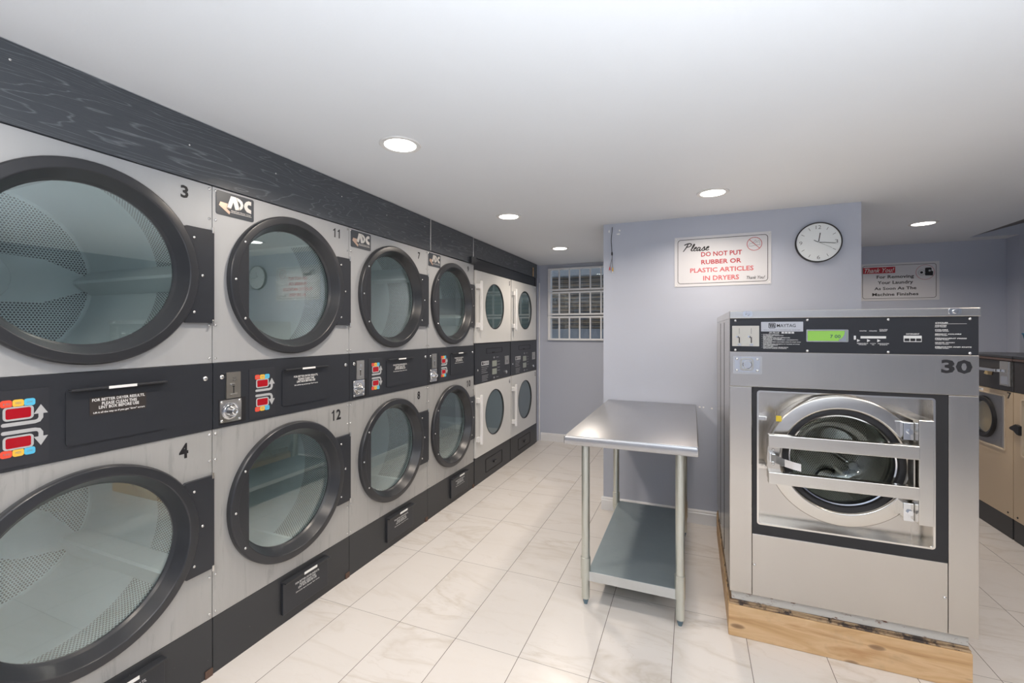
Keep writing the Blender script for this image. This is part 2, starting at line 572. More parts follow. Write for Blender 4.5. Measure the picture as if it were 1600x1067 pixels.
def text(bm, F, s, u0, u1, v0, v1, n, bold=.01, shear=0.0, spacing=1.0, keep=None):
    """fit the string's outline into the rectangle; keep='l'/'c'/'r' keeps the letter proportions from the height"""
    vs, fs = text_geo(s, bold, shear, spacing)
    x0 = min(v[0] for v in vs); x1 = max(v[0] for v in vs)
    y0 = min(v[1] for v in vs); y1 = max(v[1] for v in vs)
    sy = (v1 - v0) / (y1 - y0)
    sx = (u1 - u0) / (x1 - x0)
    a = u0
    if keep:
        sx = sy
        w = (x1 - x0) * sx
        a = {'l': u0, 'c': (u0 + u1) / 2 - w / 2, 'r': u1 - w}[keep]
    bv = [bm.verts.new(F.p(a + (x - x0) * sx, v0 + (y - y0) * sy, n)) for x, y in vs]
    for f in fs:
        try:
            bm.faces.new([bv[i] for i in f])
        except ValueError:
            pass

def digits(bm, F, s_, u1, v0, h, n):
    'house numbers, right aligned at u1'
    w = h * .66
    u = u1 - w * len(s_)
    for ch in s_:
        if ch == '1':
            a = u + w * .12
            poly(bm, F, [(a + (x_ * h), v0 + y_ * h) for x_, y_ in ((.22, 0), (.36, 0), (.36, 1), (.25, 1), (.19, .88), (.04, .80), (.04, .68), (.22, .76))], n - .0004, n)
        else:
            text(bm, F, ch, u + w * .06, u + w * .94, v0, v0 + h, n, .03)
        u += w
ORG = {}
def obj(name, bm, m, parent=None, label=None, smooth=False, org=None, flat=False):
    if not flat:
        bmesh.ops.recalc_face_normals(bm, faces=bm.faces)
    if parent is not None:
        org = ORG[parent.name]
    elif org is None:
        xs = [v.co for v in bm.verts]
        org = Vector(((min(v.x for v in xs) + max(v.x for v in xs)) / 2, (min(v.y for v in xs) + max(v.y for v in xs)) / 2, min(v.z for v in xs)))
    org = Vector(org)
    for v in bm.verts:
        v.co -= org
    me = bpy.data.meshes.new(name)
    bm.to_mesh(me)
    bm.free()
    me.materials.append(M[m] if isinstance(m, str) else m)
    if smooth:
        for p in me.polygons:
            p.use_smooth = True
        me.set_sharp_from_angle(angle=R(35))
    o = bpy.data.objects.new(name, me)
    COL.objects.link(o)
    if parent is not None:
        o.parent = parent
    else:
        o.location = org
    ORG[o.name] = org
    if label:
        o['label'] = label
    return o

def thing(name, label, cat, loc, group=None):
    o = bpy.data.objects.new(name, None)
    o.empty_display_size = .1
    COL.objects.link(o)
    o.location = loc
    ORG[o.name] = Vector(loc)
    o['label'] = label
    o['category'] = cat
    if group:
        o['group'] = group
    return o

def tag(o, label, cat, group=None):
    o['label'] = label
    o['category'] = cat
    if group:
        o['group'] = group
    return o

def struct(name, bm, m, label=None, parent=None):
    o = obj(name, bm, m, parent, label)
    if parent is None:
        o['kind'] = 'structure'
    return o

def copy_part(o, parent, delta=(0, 0, 0)):
    c = o.copy()
    COL.objects.link(c)
    c.parent = parent
    c.location = Vector(o.location) + Vector(delta)
    return c

def dome_proto(F, r, h):
    bm = NB(); dome(bm, F, 0, 0, r, 0, h)
    me = bpy.data.meshes.new('screw')
    off = F.O
    for v in bm.verts:
        v.co -= off
    bmesh.ops.recalc_face_normals(bm, faces=bm.faces)
    bm.to_mesh(me); bm.free()
    return me
def screws(name, F, pts, r, h, n, parent, m='screw'):
    me = dome_proto(F, r, h)
    me.materials.append(M[m])
    for p in me.polygons:
        p.use_smooth = True
    for u, v in pts:
        o = bpy.data.objects.new(name, me)
        COL.objects.link(o)
        o.parent = parent
        o.location = F.p(u, v, n) - ORG[parent.name]

# ================================================================== room shell
ZC = 2.225
bm = NB(); box(bm, WO, -2.85, 3.7, -2.5, 5.6, -.08, 0); fl = struct('floor', bm, 'floor')
# keep tile pattern in world coordinates
for v in fl.data.vertices:
    v.co += fl.location
fl.location = (0, 0, 0)
def quadprism(bm, pts, dz):
    a = [bm.verts.new(p) for p in pts]
    b = [bm.verts.new((p[0], p[1], p[2] + dz)) for p in pts]
    bm.faces.new(list(reversed(a))); bm.faces.new(b)
    for i in range(len(pts)):
        j = (i + 1) % len(pts)
        bm.faces.new((a[i], a[j], b[j], b[i]))
bm = NB(); quadprism(bm, [(-2.85, -2.5, ZC), (2.28, -2.5, ZC), (2.28, 5.19, ZC), (2.70, 5.19, ZC), (2.70, 5.6, ZC), (-2.85, 5.6, ZC)], .1)
struct('ceiling', bm, 'ceil')
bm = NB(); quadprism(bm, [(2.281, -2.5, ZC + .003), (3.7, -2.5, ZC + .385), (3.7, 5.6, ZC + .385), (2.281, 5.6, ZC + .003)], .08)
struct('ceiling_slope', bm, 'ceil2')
bm = NB(); box(bm, WO, 2.281, 3.7, 5.184, 5.25, ZC + .0005, ZC + .5); struct('trim_1', bm, 'wall')
# dividing wall right of the niche, facing the camera
bm = NB(); box(bm, WO, 2.612, 3.7, 5.19, 5.6, 0, ZC); struct('wall_niche', bm, 'wall')
# back wall with the barred window opening
WX0, WX1, WZ0, WZ1 = -1.69, -.75, 1.275, 2.175
bm = NB()
box(bm, WO, -2.85, WX0, 5.37, 5.5, 0, ZC)
box(bm, WO, WX0, WX1, 5.37, 5.5, 0, WZ0)
box(bm, WO, WX0, WX1, 5.37, 5.5, WZ1, ZC)
box(bm, WO, WX1, 2.612, 5.37, 5.5, 0, ZC)
struct('wall_back', bm, 'wall')
bm = NB(); box(bm, WO, -.6465, 1.0037, 3.485, 5.369, 0, ZC); struct('wall_pier', bm, 'wall')
bm = NB(); box(bm, WO, -2.95, -2.85, -2.5, 5.6, 0, ZC); box(bm, WO, -2.85, -1.815, 5.272, 5.369, 0, ZC); struct('wall_left', bm, 'wall')
bm = NB(); box(bm, WO, 3.7, 3.8, -2.5, 5.6, 0, 2.62); struct('wall_right', bm, 'wall')
bm = NB(); box(bm, WO, -2.85, 3.7, -2.5, -2.4, 0, 2.6); struct('wall_front', bm, 'wall')

# baseboards
def baseboard(name, F, u0, u1, ends=(False, False)):
    bm = NB()
    prof = [(0, 0), (.014, 0), (.014, .075), (.010, .082), (.010, .09), (.005, .1), (0, .1)]
    a = [bm.verts.new(F.p(u0, z, n)) for n, z in prof]
    b = [bm.verts.new(F.p(u1, z, n)) for n, z in prof]
    bm.faces.new(a); bm.faces.new(list(reversed(b)))
    for i in range(len(prof)):
        j = (i + 1) % len(prof)
        bm.faces.new((a[i], b[i], b[j], a[j]))
    return struct(name, bm, 'trim')
baseboard('baseboard_pier', PR, -.6605, 1.0037)
baseboard('baseboard_back', BK, -1.79, -.66)
PL = Frame((-.6465, 0, 0), (0, -1, 0), (0, 0, 1), (-1, 0, 0))
baseboard('baseboard_pier_side', PL, -5.355, -3.486)
bm = NB(); box(bm, WO, -1.812, -1.80, 5.345, 5.369, .0, 2.0, .002); struct('trim_2', bm, 'trim')

# ------------------------------------------------------------------ barred window in the back wall
win = None
bm = NB()
box(bm, BK, WX0, WX1, WZ0, WZ0 + .022, -.05, .02); box(bm, BK, WX0, WX1, WZ1 - .018, WZ1, -.05, .02)
box(bm, BK, WX0, WX0 + .034, WZ0, WZ1, -.05, .02); box(bm, BK, WX1 - .034, WX1, WZ0, WZ1, -.05, .02)
win = struct('window_1', bm, 'trim')
bm = NB(); box(bm, BK, WX0 + .02, WX1 - .02, WZ0 + .01, WZ1 - .01, -.046, -.042)
obj('window_pane', bm, 'wglass', win)
rows = [(WZ0, 1.572), (1.588, 1.879), (1.894, WZ1)]
for z0, z1 in rows:
    bm = NB()
    t = .020
    ua, ub = WX0 + .001, WX1 - .001
    box(bm, BK, ua, ub, z0, z0 + t, .0, .028, .002); box(bm, BK, ua, ub, z1 - t, z1, .0, .028, .002)
    box(bm, BK, ua, ua + .034, z0 + t, z1 - t, .0, .028, .002)
    u = -1.543
    while u < ub:
        box(bm, BK, u - .008, u + .008, z0 + t, z1 - t, .005, .025, .002)
        u += .1305
    obj('window_grille', bm, 'trim', win)
# the neighbouring house seen through that window
hs = thing('house_siding', 'tan and grey board siding of the house outside, seen through the white barred window', 'building', (-1.4, 6.6, 0))
bm = NB()
for i in range(16):
    z = 1.42 + i * .062
    bmv = [(6.55, z), (6.575, z), (6.56, z + .062), (6.55, z + .062)]
    a = [bm.verts.new((-3.2, 6.6 - (y - 6.55), zz)) for y, zz in bmv]
    b = [bm.verts.new((.3, 6.6 - (y - 6.55), zz)) for y, zz in bmv]
    for k in range(4):
        j = (k + 1) % 4
        bm.faces.new((a[k], b[k], b[j], a[j]))
obj('siding', bm, 'siding', hs)
bm = NB()
box(bm, WO, -3.2, .3, 6.5, 6.65, 0, 1.42)
obj('foundation_wall', bm, 'sidinggrey', hs, 'pale grey lower wall')
bm = NB(); box(bm, WO, -3.2, .3, 6.42, 6.6, 2.21, 2.40); obj('eave', bm, 'sidinggrey', hs)

# ------------------------------------------------------------------ recessed ceiling lights
lights = [
    (-1.205, 1.64, 'round recessed ceiling light, the biggest seen, above the first two dryer stacks'),
    (.112, 2.92, 'round recessed ceiling light over the table in front of the no-rubber sign'),
    (-1.235, 2.97, 'round recessed ceiling light second from the front along the dryer wall'),
    (-1.238, 4.32, 'round recessed ceiling light nearest the barred window'),
    (1.65, 4.37, 'round recessed ceiling light above the Thank You sign in the niche'),
    (-1.22, .3, 'round recessed ceiling light over the nearest grey dryer, left of the camera'), (-1.22, -1.05, 'round recessed ceiling light behind the camera on the dryer side'), (1.65, .3, 'round recessed ceiling light right of the camera, beside it'),
    (.2, -1.05, 'round recessed ceiling light straight behind the camera near the shop window'), (1.62, 1.7, 'round recessed ceiling light over the aisle right of the big steel washer')]
for i, (x, y, lab) in enumerate(lights):
    t = thing('ceiling_light', lab, 'light', (x, y, ZC), 'recessed ceiling lights')
    bm = NB(); lathe(bm, CE, x, -y, [(.091, .0), (.091, .003), (.088, .006), (.074, .006), (.069, .0035), (.069, .0)], 48, True)
    obj('trim_ring', bm, 'trimring', t, smooth=True)
    bm = NB(); disc(bm, CE, x, -y, .069, .0005, .0035, 40)
    obj('diffuser', bm, 'lens', t)
    area('bulb', (0, 0, -.009), (0, 0, 0), .13, .13, DOWN_W, DOWN_C, 150, 'DISK', t)

# ================================================================== dryers on the left
def hole_panel(bm, F, u0, u1, v0, v1, cu, cv, r, n0, n1, seg=64):
    inner, outer = [], []
    for i in range(seg):
        a = 2 * math.pi * (i + .5) / seg
        c, s = math.cos(a), math.sin(a)
        inner.append((cu + r * c, cv + r * s))
        tx = ((u1 - cu) / c if c > 0 else (u0 - cu) / c) if abs(c) > 1e-9 else 1e9
        ty = ((v1 - cv) / s if s > 0 else (v0 - cv) / s) if abs(s) > 1e-9 else 1e9
        t = min(tx, ty)
        outer.append((cu + t * c, cv + t * s))
    # snap nearest points to the corners
    for co in ((u0, v0), (u0, v1), (u1, v0), (u1, v1)):
        k = min(range(seg), key=lambda i: (outer[i][0] - co[0]) ** 2 + (outer[i][1] - co[1]) ** 2)
        outer[k] = co
    polyring(bm, F, outer, inner, n0, n1)

def cyl_band(bm, F, cu, cv, r, n0, n1, seg, rep):
    uvl = bm.loops.layers.uv.verify()
    A = []
    for n in (n0, n1):
        A.append([bm.verts.new(F.p(cu + r * math.cos(2 * math.pi * i / seg), cv + r * math.sin(2 * math.pi * i / seg), n)) for i in range(seg)])
    for i in range(seg):
        j = (i + 1) % seg
        f = bm.faces.new((A[0][i], A[0][j], A[1][j], A[1][i]))
        uu = [(i / seg * rep, 0), ((i + 1) / seg * rep, 0), ((i + 1) / seg * rep, abs(n1 - n0)), (i / seg * rep, abs(n1 - n0))]
        for l, w in zip(f.loops, uu):
            l[uvl].uv = w

def flat_disc_uv(bm, F, cu, cv, r0, r1, n, seg=64):
    uvl = bm.loops.layers.uv.verify()
    A = []
    for r in (r0, r1):
        A.append([(cu + r * math.cos(2 * math.pi * i / seg), cv + r * math.sin(2 * math.pi * i / seg)) for i in range(seg)])
    B = [[bm.verts.new(F.p(u, v, n)) for u, v in ring] for ring in A]
    for i in range(seg):
        j = (i + 1) % seg
        f = bm.faces.new((B[0][i], B[0][j], B[1][j], B[1][i]))
        for l, w in zip(f.loops, (A[0][i], A[0][j], A[1][j], A[1][i])):
            l[uvl].uv = w

def logo_poly(bm, F, pts, u0, v1, w, h, n0, n1):
    poly(bm, F, [(u0 + a * w, v1 - b * h) for a, b in pts], n0, n1)

def hatch_text(bm, F, s, u0, u1, v0, v1, n, bold=.02):
    text(bm, F, s, u0, u1, v0, v1, n, bold)

def lint_label(F, u0, u1, v0, v1, n, parent, backed):
    if backed:
        bm = NB(); box(bm, F, u0, u1, v0, v1, n - .0008, n - .0002); obj('label', bm, mat('brown_black_label', (.04, .034, .032), .4), parent)
    w, h = u1 - u0, v1 - v0
    bm = NB()
    for s, a, b, c, d in (('FOR BETTER DRYER RESULTS,', .04, .97, .74, .93), ('PLEASE CLEAN THIS', .2, .82, .53, .71), ('LINT BOX BEFORE USE', .15, .86, .32, .50), ('Lift it all the way so if you get "door" errors', .06, .97, .05, .19)):
        text(bm, F, s, u0 + a * w, u0 + b * w, v0 + c * h, v0 + d * h, n, .025)
    obj('label_text', bm, 'white', parent)

def adc_dryer(s, e, top, bot, label, ribs, loose_left=True, panel_glare=False):
    g0, g1 = s + .0015, e - .0015
    c = (s + e) / 2
    t = thing('stacked_dryer', label, 'dryer', (-1.81, c, 0), 'grey and black stacked tumble dryers')
    # cabinet shell behind the fronts
    bm = NB()
    box(bm, DR, g0, g0 + .008, 0, 1.985, -.93, -.012); box(bm, DR, g1 - .008, g1, 0, 1.985, -.93, -.012)
    box(bm, DR, g0, g1, 1.975, 1.985, -.93, -.012); box(bm, DR, g0, g1, 0, 1.985, -.94, -.93)
    box(bm, DR, g0 + .008, g1 - .008, 1.0, 1.26, -.93, -.012)
    obj('cabinet', bm, 'galv', t)
    for cz, z0, z1, num, rib, fm in ((1.615, 1.266, 1.984, top, ribs[0], 'galv'), (.625, .229, .994, bot, ribs[1], 'galvw')):
        bm = NB(); hole_panel(bm, DR, g0, g1, z0, z1, c, cz, .29, -.012, 0)
        p = obj('front_panel', bm, fm, t)
        zs = (1.97, 1.85, 1.42, 1.285) if cz > 1 else (.975, .87, .40, .25)
        screws('rivet', DR, [(u, z) for u in (g0 + .012, g1 - .010) for z in zs], .0056, .004, 0, p)
        bm = NB()
        digits(bm, DR, num, e - (.090 if len(num) == 1 else .060), z1 - .077 if cz > 1 else z1 - .088, .049 if cz > 1 else .058, .0008)
        obj('number', bm, 'inkblack', t, 'black number %s' % num)
        # door ring
        bm = NB()
        lathe(bm, DR, c, cz, [(.328, .001), (.328, .002), (.328, .017), (.3275, .019), (.3235, .0245), (.3225, .0252), (.3205, .0255), (.297, .0275), (.2945, .0275), (.293, .0268), (.2915, .025), (.2905, .023), (.270, -.016), (.269, -.018), (.263, -.025), (.262, -.027), (.262, -.034), (.285, -.034), (.285, .001)], 96, True)
        d = obj('door', bm, 'black', t, smooth=True)
        # flat handle plate closing the left side of the ring
        pts = []
        cx = -.245
        a0 = math.acos(-cx / .294)
        for i in range(17):
            a = math.pi - a0 + 2 * a0 * i / 16
            pts.append((c + .294 * math.cos(a), cz + .294 * math.sin(a)))
        bm = NB(); poly(bm, DR, pts, .004, .0262)
        obj('pull_plate', bm, 'black', d)
        bm = NB()
        aa = [R(-33 + 66 * i / 14) for i in range(15)]
        poly(bm, DR, [(c + .318 * math.cos(a), cz + .318 * math.sin(a)) for a in aa] + [(c + .285, cz + .187), (g1, cz + .187), (g1, cz - .187), (c + .285, cz - .187)], .0005, .0155)
        obj('hinge_plate', bm, 'blackp', d)
        for dz in (-.187, .187):
            bm = NB(); box(bm, DR, g1 - .010, g1 - .002, cz + dz - .012, cz + dz + .012, .008, .0185, .001)
            obj('hinge_pin', bm, 'screw', d)
        screws('screw', DR, [(c + .3435, cz)] + [(c + .312, cz + q) for q in (-.145, .145)], .006, .0045, .0155, d)
        screws('screw', DR, [(c - .305, cz)] + [(c - .262, cz + q) for q in (-.165, .165)], .006, .0045, .0262, d)
        bm = NB(); disc(bm, DR, c, cz, .2625, -.032, -.027, 64)
        obj('glass', bm, 'glass', d)
        # drum
        bm = NB()
        lathe(bm, DR, c, cz, [(.283, -.045), (.283, -.055), (.368, -.072), (.372, -.075)], 64)
        lathe(bm, DR, c, cz, [(.372, -.315), (.372, -.81), (.366, -.817), (.360, -.818)], 64)
        dr = obj('drum', bm, 'drum', t, smooth=True)
        bm = NB(); cyl_band(bm, DR, c, cz, .372, -.075, -.315, 96, 2.3377)
        obj('perforated_band', bm, 'drump', dr, smooth=True)
        bm = NB(); flat_disc_uv(bm, DR, c, cz, .10, .362, -.818)
        obj('perforated_back', bm, 'drump', dr)
        bm = NB(); lathe(bm, DR, c, cz, [(.105, -.8165), (.10, -.81), (.03, -.80), (0, -.80)], 48)
        obj('hub', bm, 'drum', dr, smooth=True)
        for q in range(3):
            a = R(rib + 120 * q)
            er = (math.cos(a), math.sin(a)); et = (-math.sin(a), math.cos(a))
            bm = NB(); poly(bm, DR, [(c + er[0] * r + et[0] * w_, cz + er[1] * r + et[1] * w_) for r, w_ in ((.06, -.10), (.20, -.095), (.360, -.030), (.360, .030), (.20, .095), (.06, .10))], -.8175, -.8155 + .0003 * q)
            obj('smooth_sector', bm, 'drum', dr)
        for q in range(3):
            a = R(rib + 120 * q)
            er = (math.cos(a), math.sin(a)); et = (-math.sin(a), math.cos(a))
            def P(r, tt, n):
                return DR.p(c + er[0] * r + et[0] * tt, cz + er[1] * r + et[1] * tt, n)
            bm = NB()
            A = [[bm.verts.new(P(r, tt, n)) for r, tt in ((.366, -.055), (.300, -.006), (.300, .006), (.366, .055))] for n in (-.078, -.805)]
            for i in range(3):
                bm.faces.new((A[0][i], A[0][i + 1], A[1][i + 1], A[1][i]))
            bm.faces.new(A[0]); bm.faces.new(list(reversed(A[1])))
            obj('lifter', bm, 'drum', dr)
    # badge
    u0, u1, v0, v1 = s + .015, s + .183, 1.878, 1.976
    bm = NB(); rbox(bm, DR, u0, u1, v0, v1, 0, .0025, .008)
    b = obj('badge', bm, 'badge', t)
    w, h = u1 - u0, v1 - v0
    bm = NB()
    logo_poly(bm, DR, [(.272, .61), (.371, .107), (.505, .107), (.60, .62), (.486, .66), (.434, .335), (.371, .646)], u0, v1, w, h, .0025, .0036)
    outer = [(.52, .107), (.60, .14), (.67, .22), (.70, .36), (.68, .5), (.63, .6), (.56, .66), (.61, .60)]
    hole = [(.545, .23), (.585, .27), (.62, .35), (.625, .43), (.60, .50), (.595, .52), (.60, .56), (.607, .58)]
    polyring(bm, DR, [(u0 + a * w, v1 - q * h) for a, q in outer], [(u0 + a * w, v1 - q * h) for a, q in hole], .0025, .0036)
    logo_poly(bm, DR, [(.92, .12), (.85, .11), (.78, .17), (.735, .28), (.72, .4), (.745, .52), (.8, .62), (.92, .655), (.92, .49), (.86, .46), (.82, .41), (.815, .35), (.84, .28), (.92, .28)], u0, v1, w, h, .0025, .0036)
    text(bm, DR, 'American Dryer Corp.', u0 + .37 * w, u0 + .92 * w, v1 - .77 * h, v1 - .70 * h, .003, .02)
    box(bm, DR, u0 + .37 * w, u0 + .93 * w, v1 - .81 * h, v1 - .79 * h, .0025, .003)
    obj('logo', bm, 'badgemetal', b)
    bm = NB()
    logo_poly(bm, DR, [(.099, .458), (.29, .47), (.262, .62), (.36, .665), (.24, .655), (.35, .80), (.329, .914), (.063, .616)], u0, v1, w, h, .0025, .0034)
    obj('logo_arrow', bm, 'badgecopper', b)
    # control panel
    bm = NB(); box(bm, DR, g0, g1, .9955, 1.2645, -.012, .004, .001)
    cp = obj('control_panel', bm, 'blackp', t)
    n = .004
    screws('screw', DR, [(s + .037, 1.205), (e - .03, 1.205)], .0105, .006, n, cp)
    if loose_left:
        bm = NB(); rbox(bm, DR, s + .053, s + .116, 1.112, 1.222, n, n + .006, .003)
        obj('coin_slot', bm, 'nickel', cp)
        bm = NB(); box(bm, DR, s + .082, s + .0865, 1.133, 1.163, n + .006, n + .0065); box(bm, DR, s + .079, s + .0895, 1.160, 1.164, n + .006, n + .0066)
        obj('slot_opening', bm, 'dark', cp)
        bm = NB(); box(bm, DR, s + .071, s + .099, 1.128, 1.132, n + .006, n + .010, .001); box(bm, DR, s + .071, s + .086, 1.166, 1.174, n + .006, n + .012, .001)
        text(bm, DR, '25', s + .078, s + .098, 1.185, 1.200, n + .0062, .01)
        obj('slot_lip', bm, 'chrome', cp)
        bm = NB(); rbox(bm, DR, s + .023, s + .142, 1.006, 1.112, n - .003, n + .0012, .002)
        obj('lock_recess', bm, 'dark', cp)
        bm = NB(); rbox(bm, DR, s + .026, s + .120, 1.014, 1.108, n, n + .005, .004)
        lathe(bm, DR, s + .070, 1.060, [(.036, n + .005), (.034, n + .009), (.030, n + .010), (.024, n + .006)], 32)
        obj('coin_box', bm, 'chrome', cp, smooth=True)
        bm = NB(); lathe(bm, DR, s + .070, 1.060, [(.024, n + .006), (.021, n + .016), (.016, n + .028), (.014, n + .036), (.010, n + .038), (.0095, n + .034), (0, n + .034)], 32)
        obj('coin_lock', bm, 'chrome', cp, smooth=True)
        screws('screw', DR, [(s + .034, 1.022), (s + .112, 1.022), (s + .034, 1.100), (s + .112, 1.100)], .006, .004, n + .005, cp)
    # keypad
    k0 = s + .158
    bm = NB(); rbox(bm, DR, k0, k0 + .131, 1.006, 1.227, n, n + .0018, .004)
    obj('keypad', bm, 'keypad', cp)
    nn = n + .0018
    for sg, cz in ((1, 1.1165), (-1, 1.1165)):
        def Z(z):
            return 1.117 + sg * (z - 1.117)
        for q, mm in ((.198, 'redbtn'), (.2225, 'yelbtn'), (.2465, 'blubtn')):
            zc_ = Z(1.1885)
            bm = NB(); rbox(bm, DR, s + q - .0118, s + q + .0118, zc_ - .0105, zc_ + .0105, nn, nn + .0012, .006)
            bt = obj('button', bm, mm, cp)
            bm = NB(); text(bm, DR, {'redbtn': 'HI', 'yelbtn': 'MED', 'blubtn': 'LOW'}[mm], s + q - .006, s + q + .006, zc_ - .003, zc_ + .003, nn + .0014, 0)
            obj('button_text', bm, 'inkgrey', cp)
        zc_ = Z(1.159)
        bm = NB(); polyring(bm, DR, rrect(s + .191, s + .255, zc_ - .020, zc_ + .020, .010), rrect(s + .1965, s + .2495, zc_ - .0150, zc_ + .0150, .005), nn, nn + .0012)
        obj('display_bezel', bm, 'silverprint', cp)
        bm = NB(); rbox(bm, DR, s + .1965, s + .2495, zc_ - .0150, zc_ + .0150, nn, nn + .0006, .005)
        obj('display', bm, 'led', cp)
        bm = NB()
        ribbon(bm, DR, [(s + .193, Z(1.1285)), (s + .258, Z(1.1285)), (s + .266, Z(1.131)), (s + .2705, Z(1.139)), (s + .2705, Z(1.153))], .0105, nn, nn + .0010, smooth=False)
        poly(bm, DR, [(s + .255, Z(1.151)), (s + .286, Z(1.151)), (s + .2705, Z(1.178))], nn, nn + .0012)
        disc(bm, DR, s + .193, Z(1.1285), .00525, nn, nn + .0011, 16)
        obj('arrow', bm, 'silverprint', cp)
    # lint door in the control panel
    bm = NB(); rbox(bm, DR, s + .327, s + .608, 1.036, 1.212, n, n + .004, .010)
    obj('lint_door', bm, 'blackp', cp)
    bm = NB(); box(bm, DR, s + .333, s + .606, 1.207, 1.213, n + .002, n + .022, .0015)
    obj('lint_door_lip', bm, 'black', cp)
    bm = NB(); box(bm, DR, s + .428, s + .508, 1.2055, 1.2145, n + .0215, n + .0235, .0008)
    obj('lip_sticker', bm, 'paper', cp)
    lint_label(DR, s + .385, s + .545, 1.122, 1.180, n + .0052, cp, not loose_left)
    # kick panel
    bm = NB(); box(bm, DR, g0, g1, .0, .2275, -.012, .003, .001)
    kp = obj('kick_panel', bm, 'kick', t)
    bm = NB(); box(bm, DR, s + .322, s + .600, .048, .196, .003, .018, .002)
    obj('lint_drawer', bm, 'blackp', kp)
    bm = NB(); box(bm, DR, s + .322, s + .602, .196, .203, .003, .036, .002)
    obj('drawer_lip', bm, 'black', kp)
    bm = NB(); box(bm, DR, s + .43, s + .51, .192, .2045, .0355, .037, .0005)
    obj('lip_sticker', bm, 'paper', kp)
    lint_label(DR, s + .385, s + .545, .112, .172, .0192, kp, False)
    bm = NB(); box(bm, DR, g1 - .03, g1, .0, .03, .003, .008, .001)
    obj('foot_bracket', bm, mat('rusty_bracket', (.12, .07, .05), .7), kp)
    return t

SE = [.425, 1.2097, 1.984, 2.787, 3.535]
adc_dryer(SE[0], SE[1], '3', '4', 'grey stacked tumble dryer nearest the camera, doors numbered 3 and 4', (0, -32), loose_left=False)
adc_dryer(SE[1], SE[2], '11', '12', 'second grey stacked dryer, its upper glass reflecting the clock, doors 11 and 12', (52, -75))
adc_dryer(SE[2], SE[3], '7', '8', 'third grey stacked dryer from the camera, doors 7 and 8, both side neighbours grey', (30, 62))
adc_dryer(SE[3], SE[4], '9', '10', 'farthest grey stacked dryer, doors 9 and 10, standing directly beside a white dryer', (-20, -10))

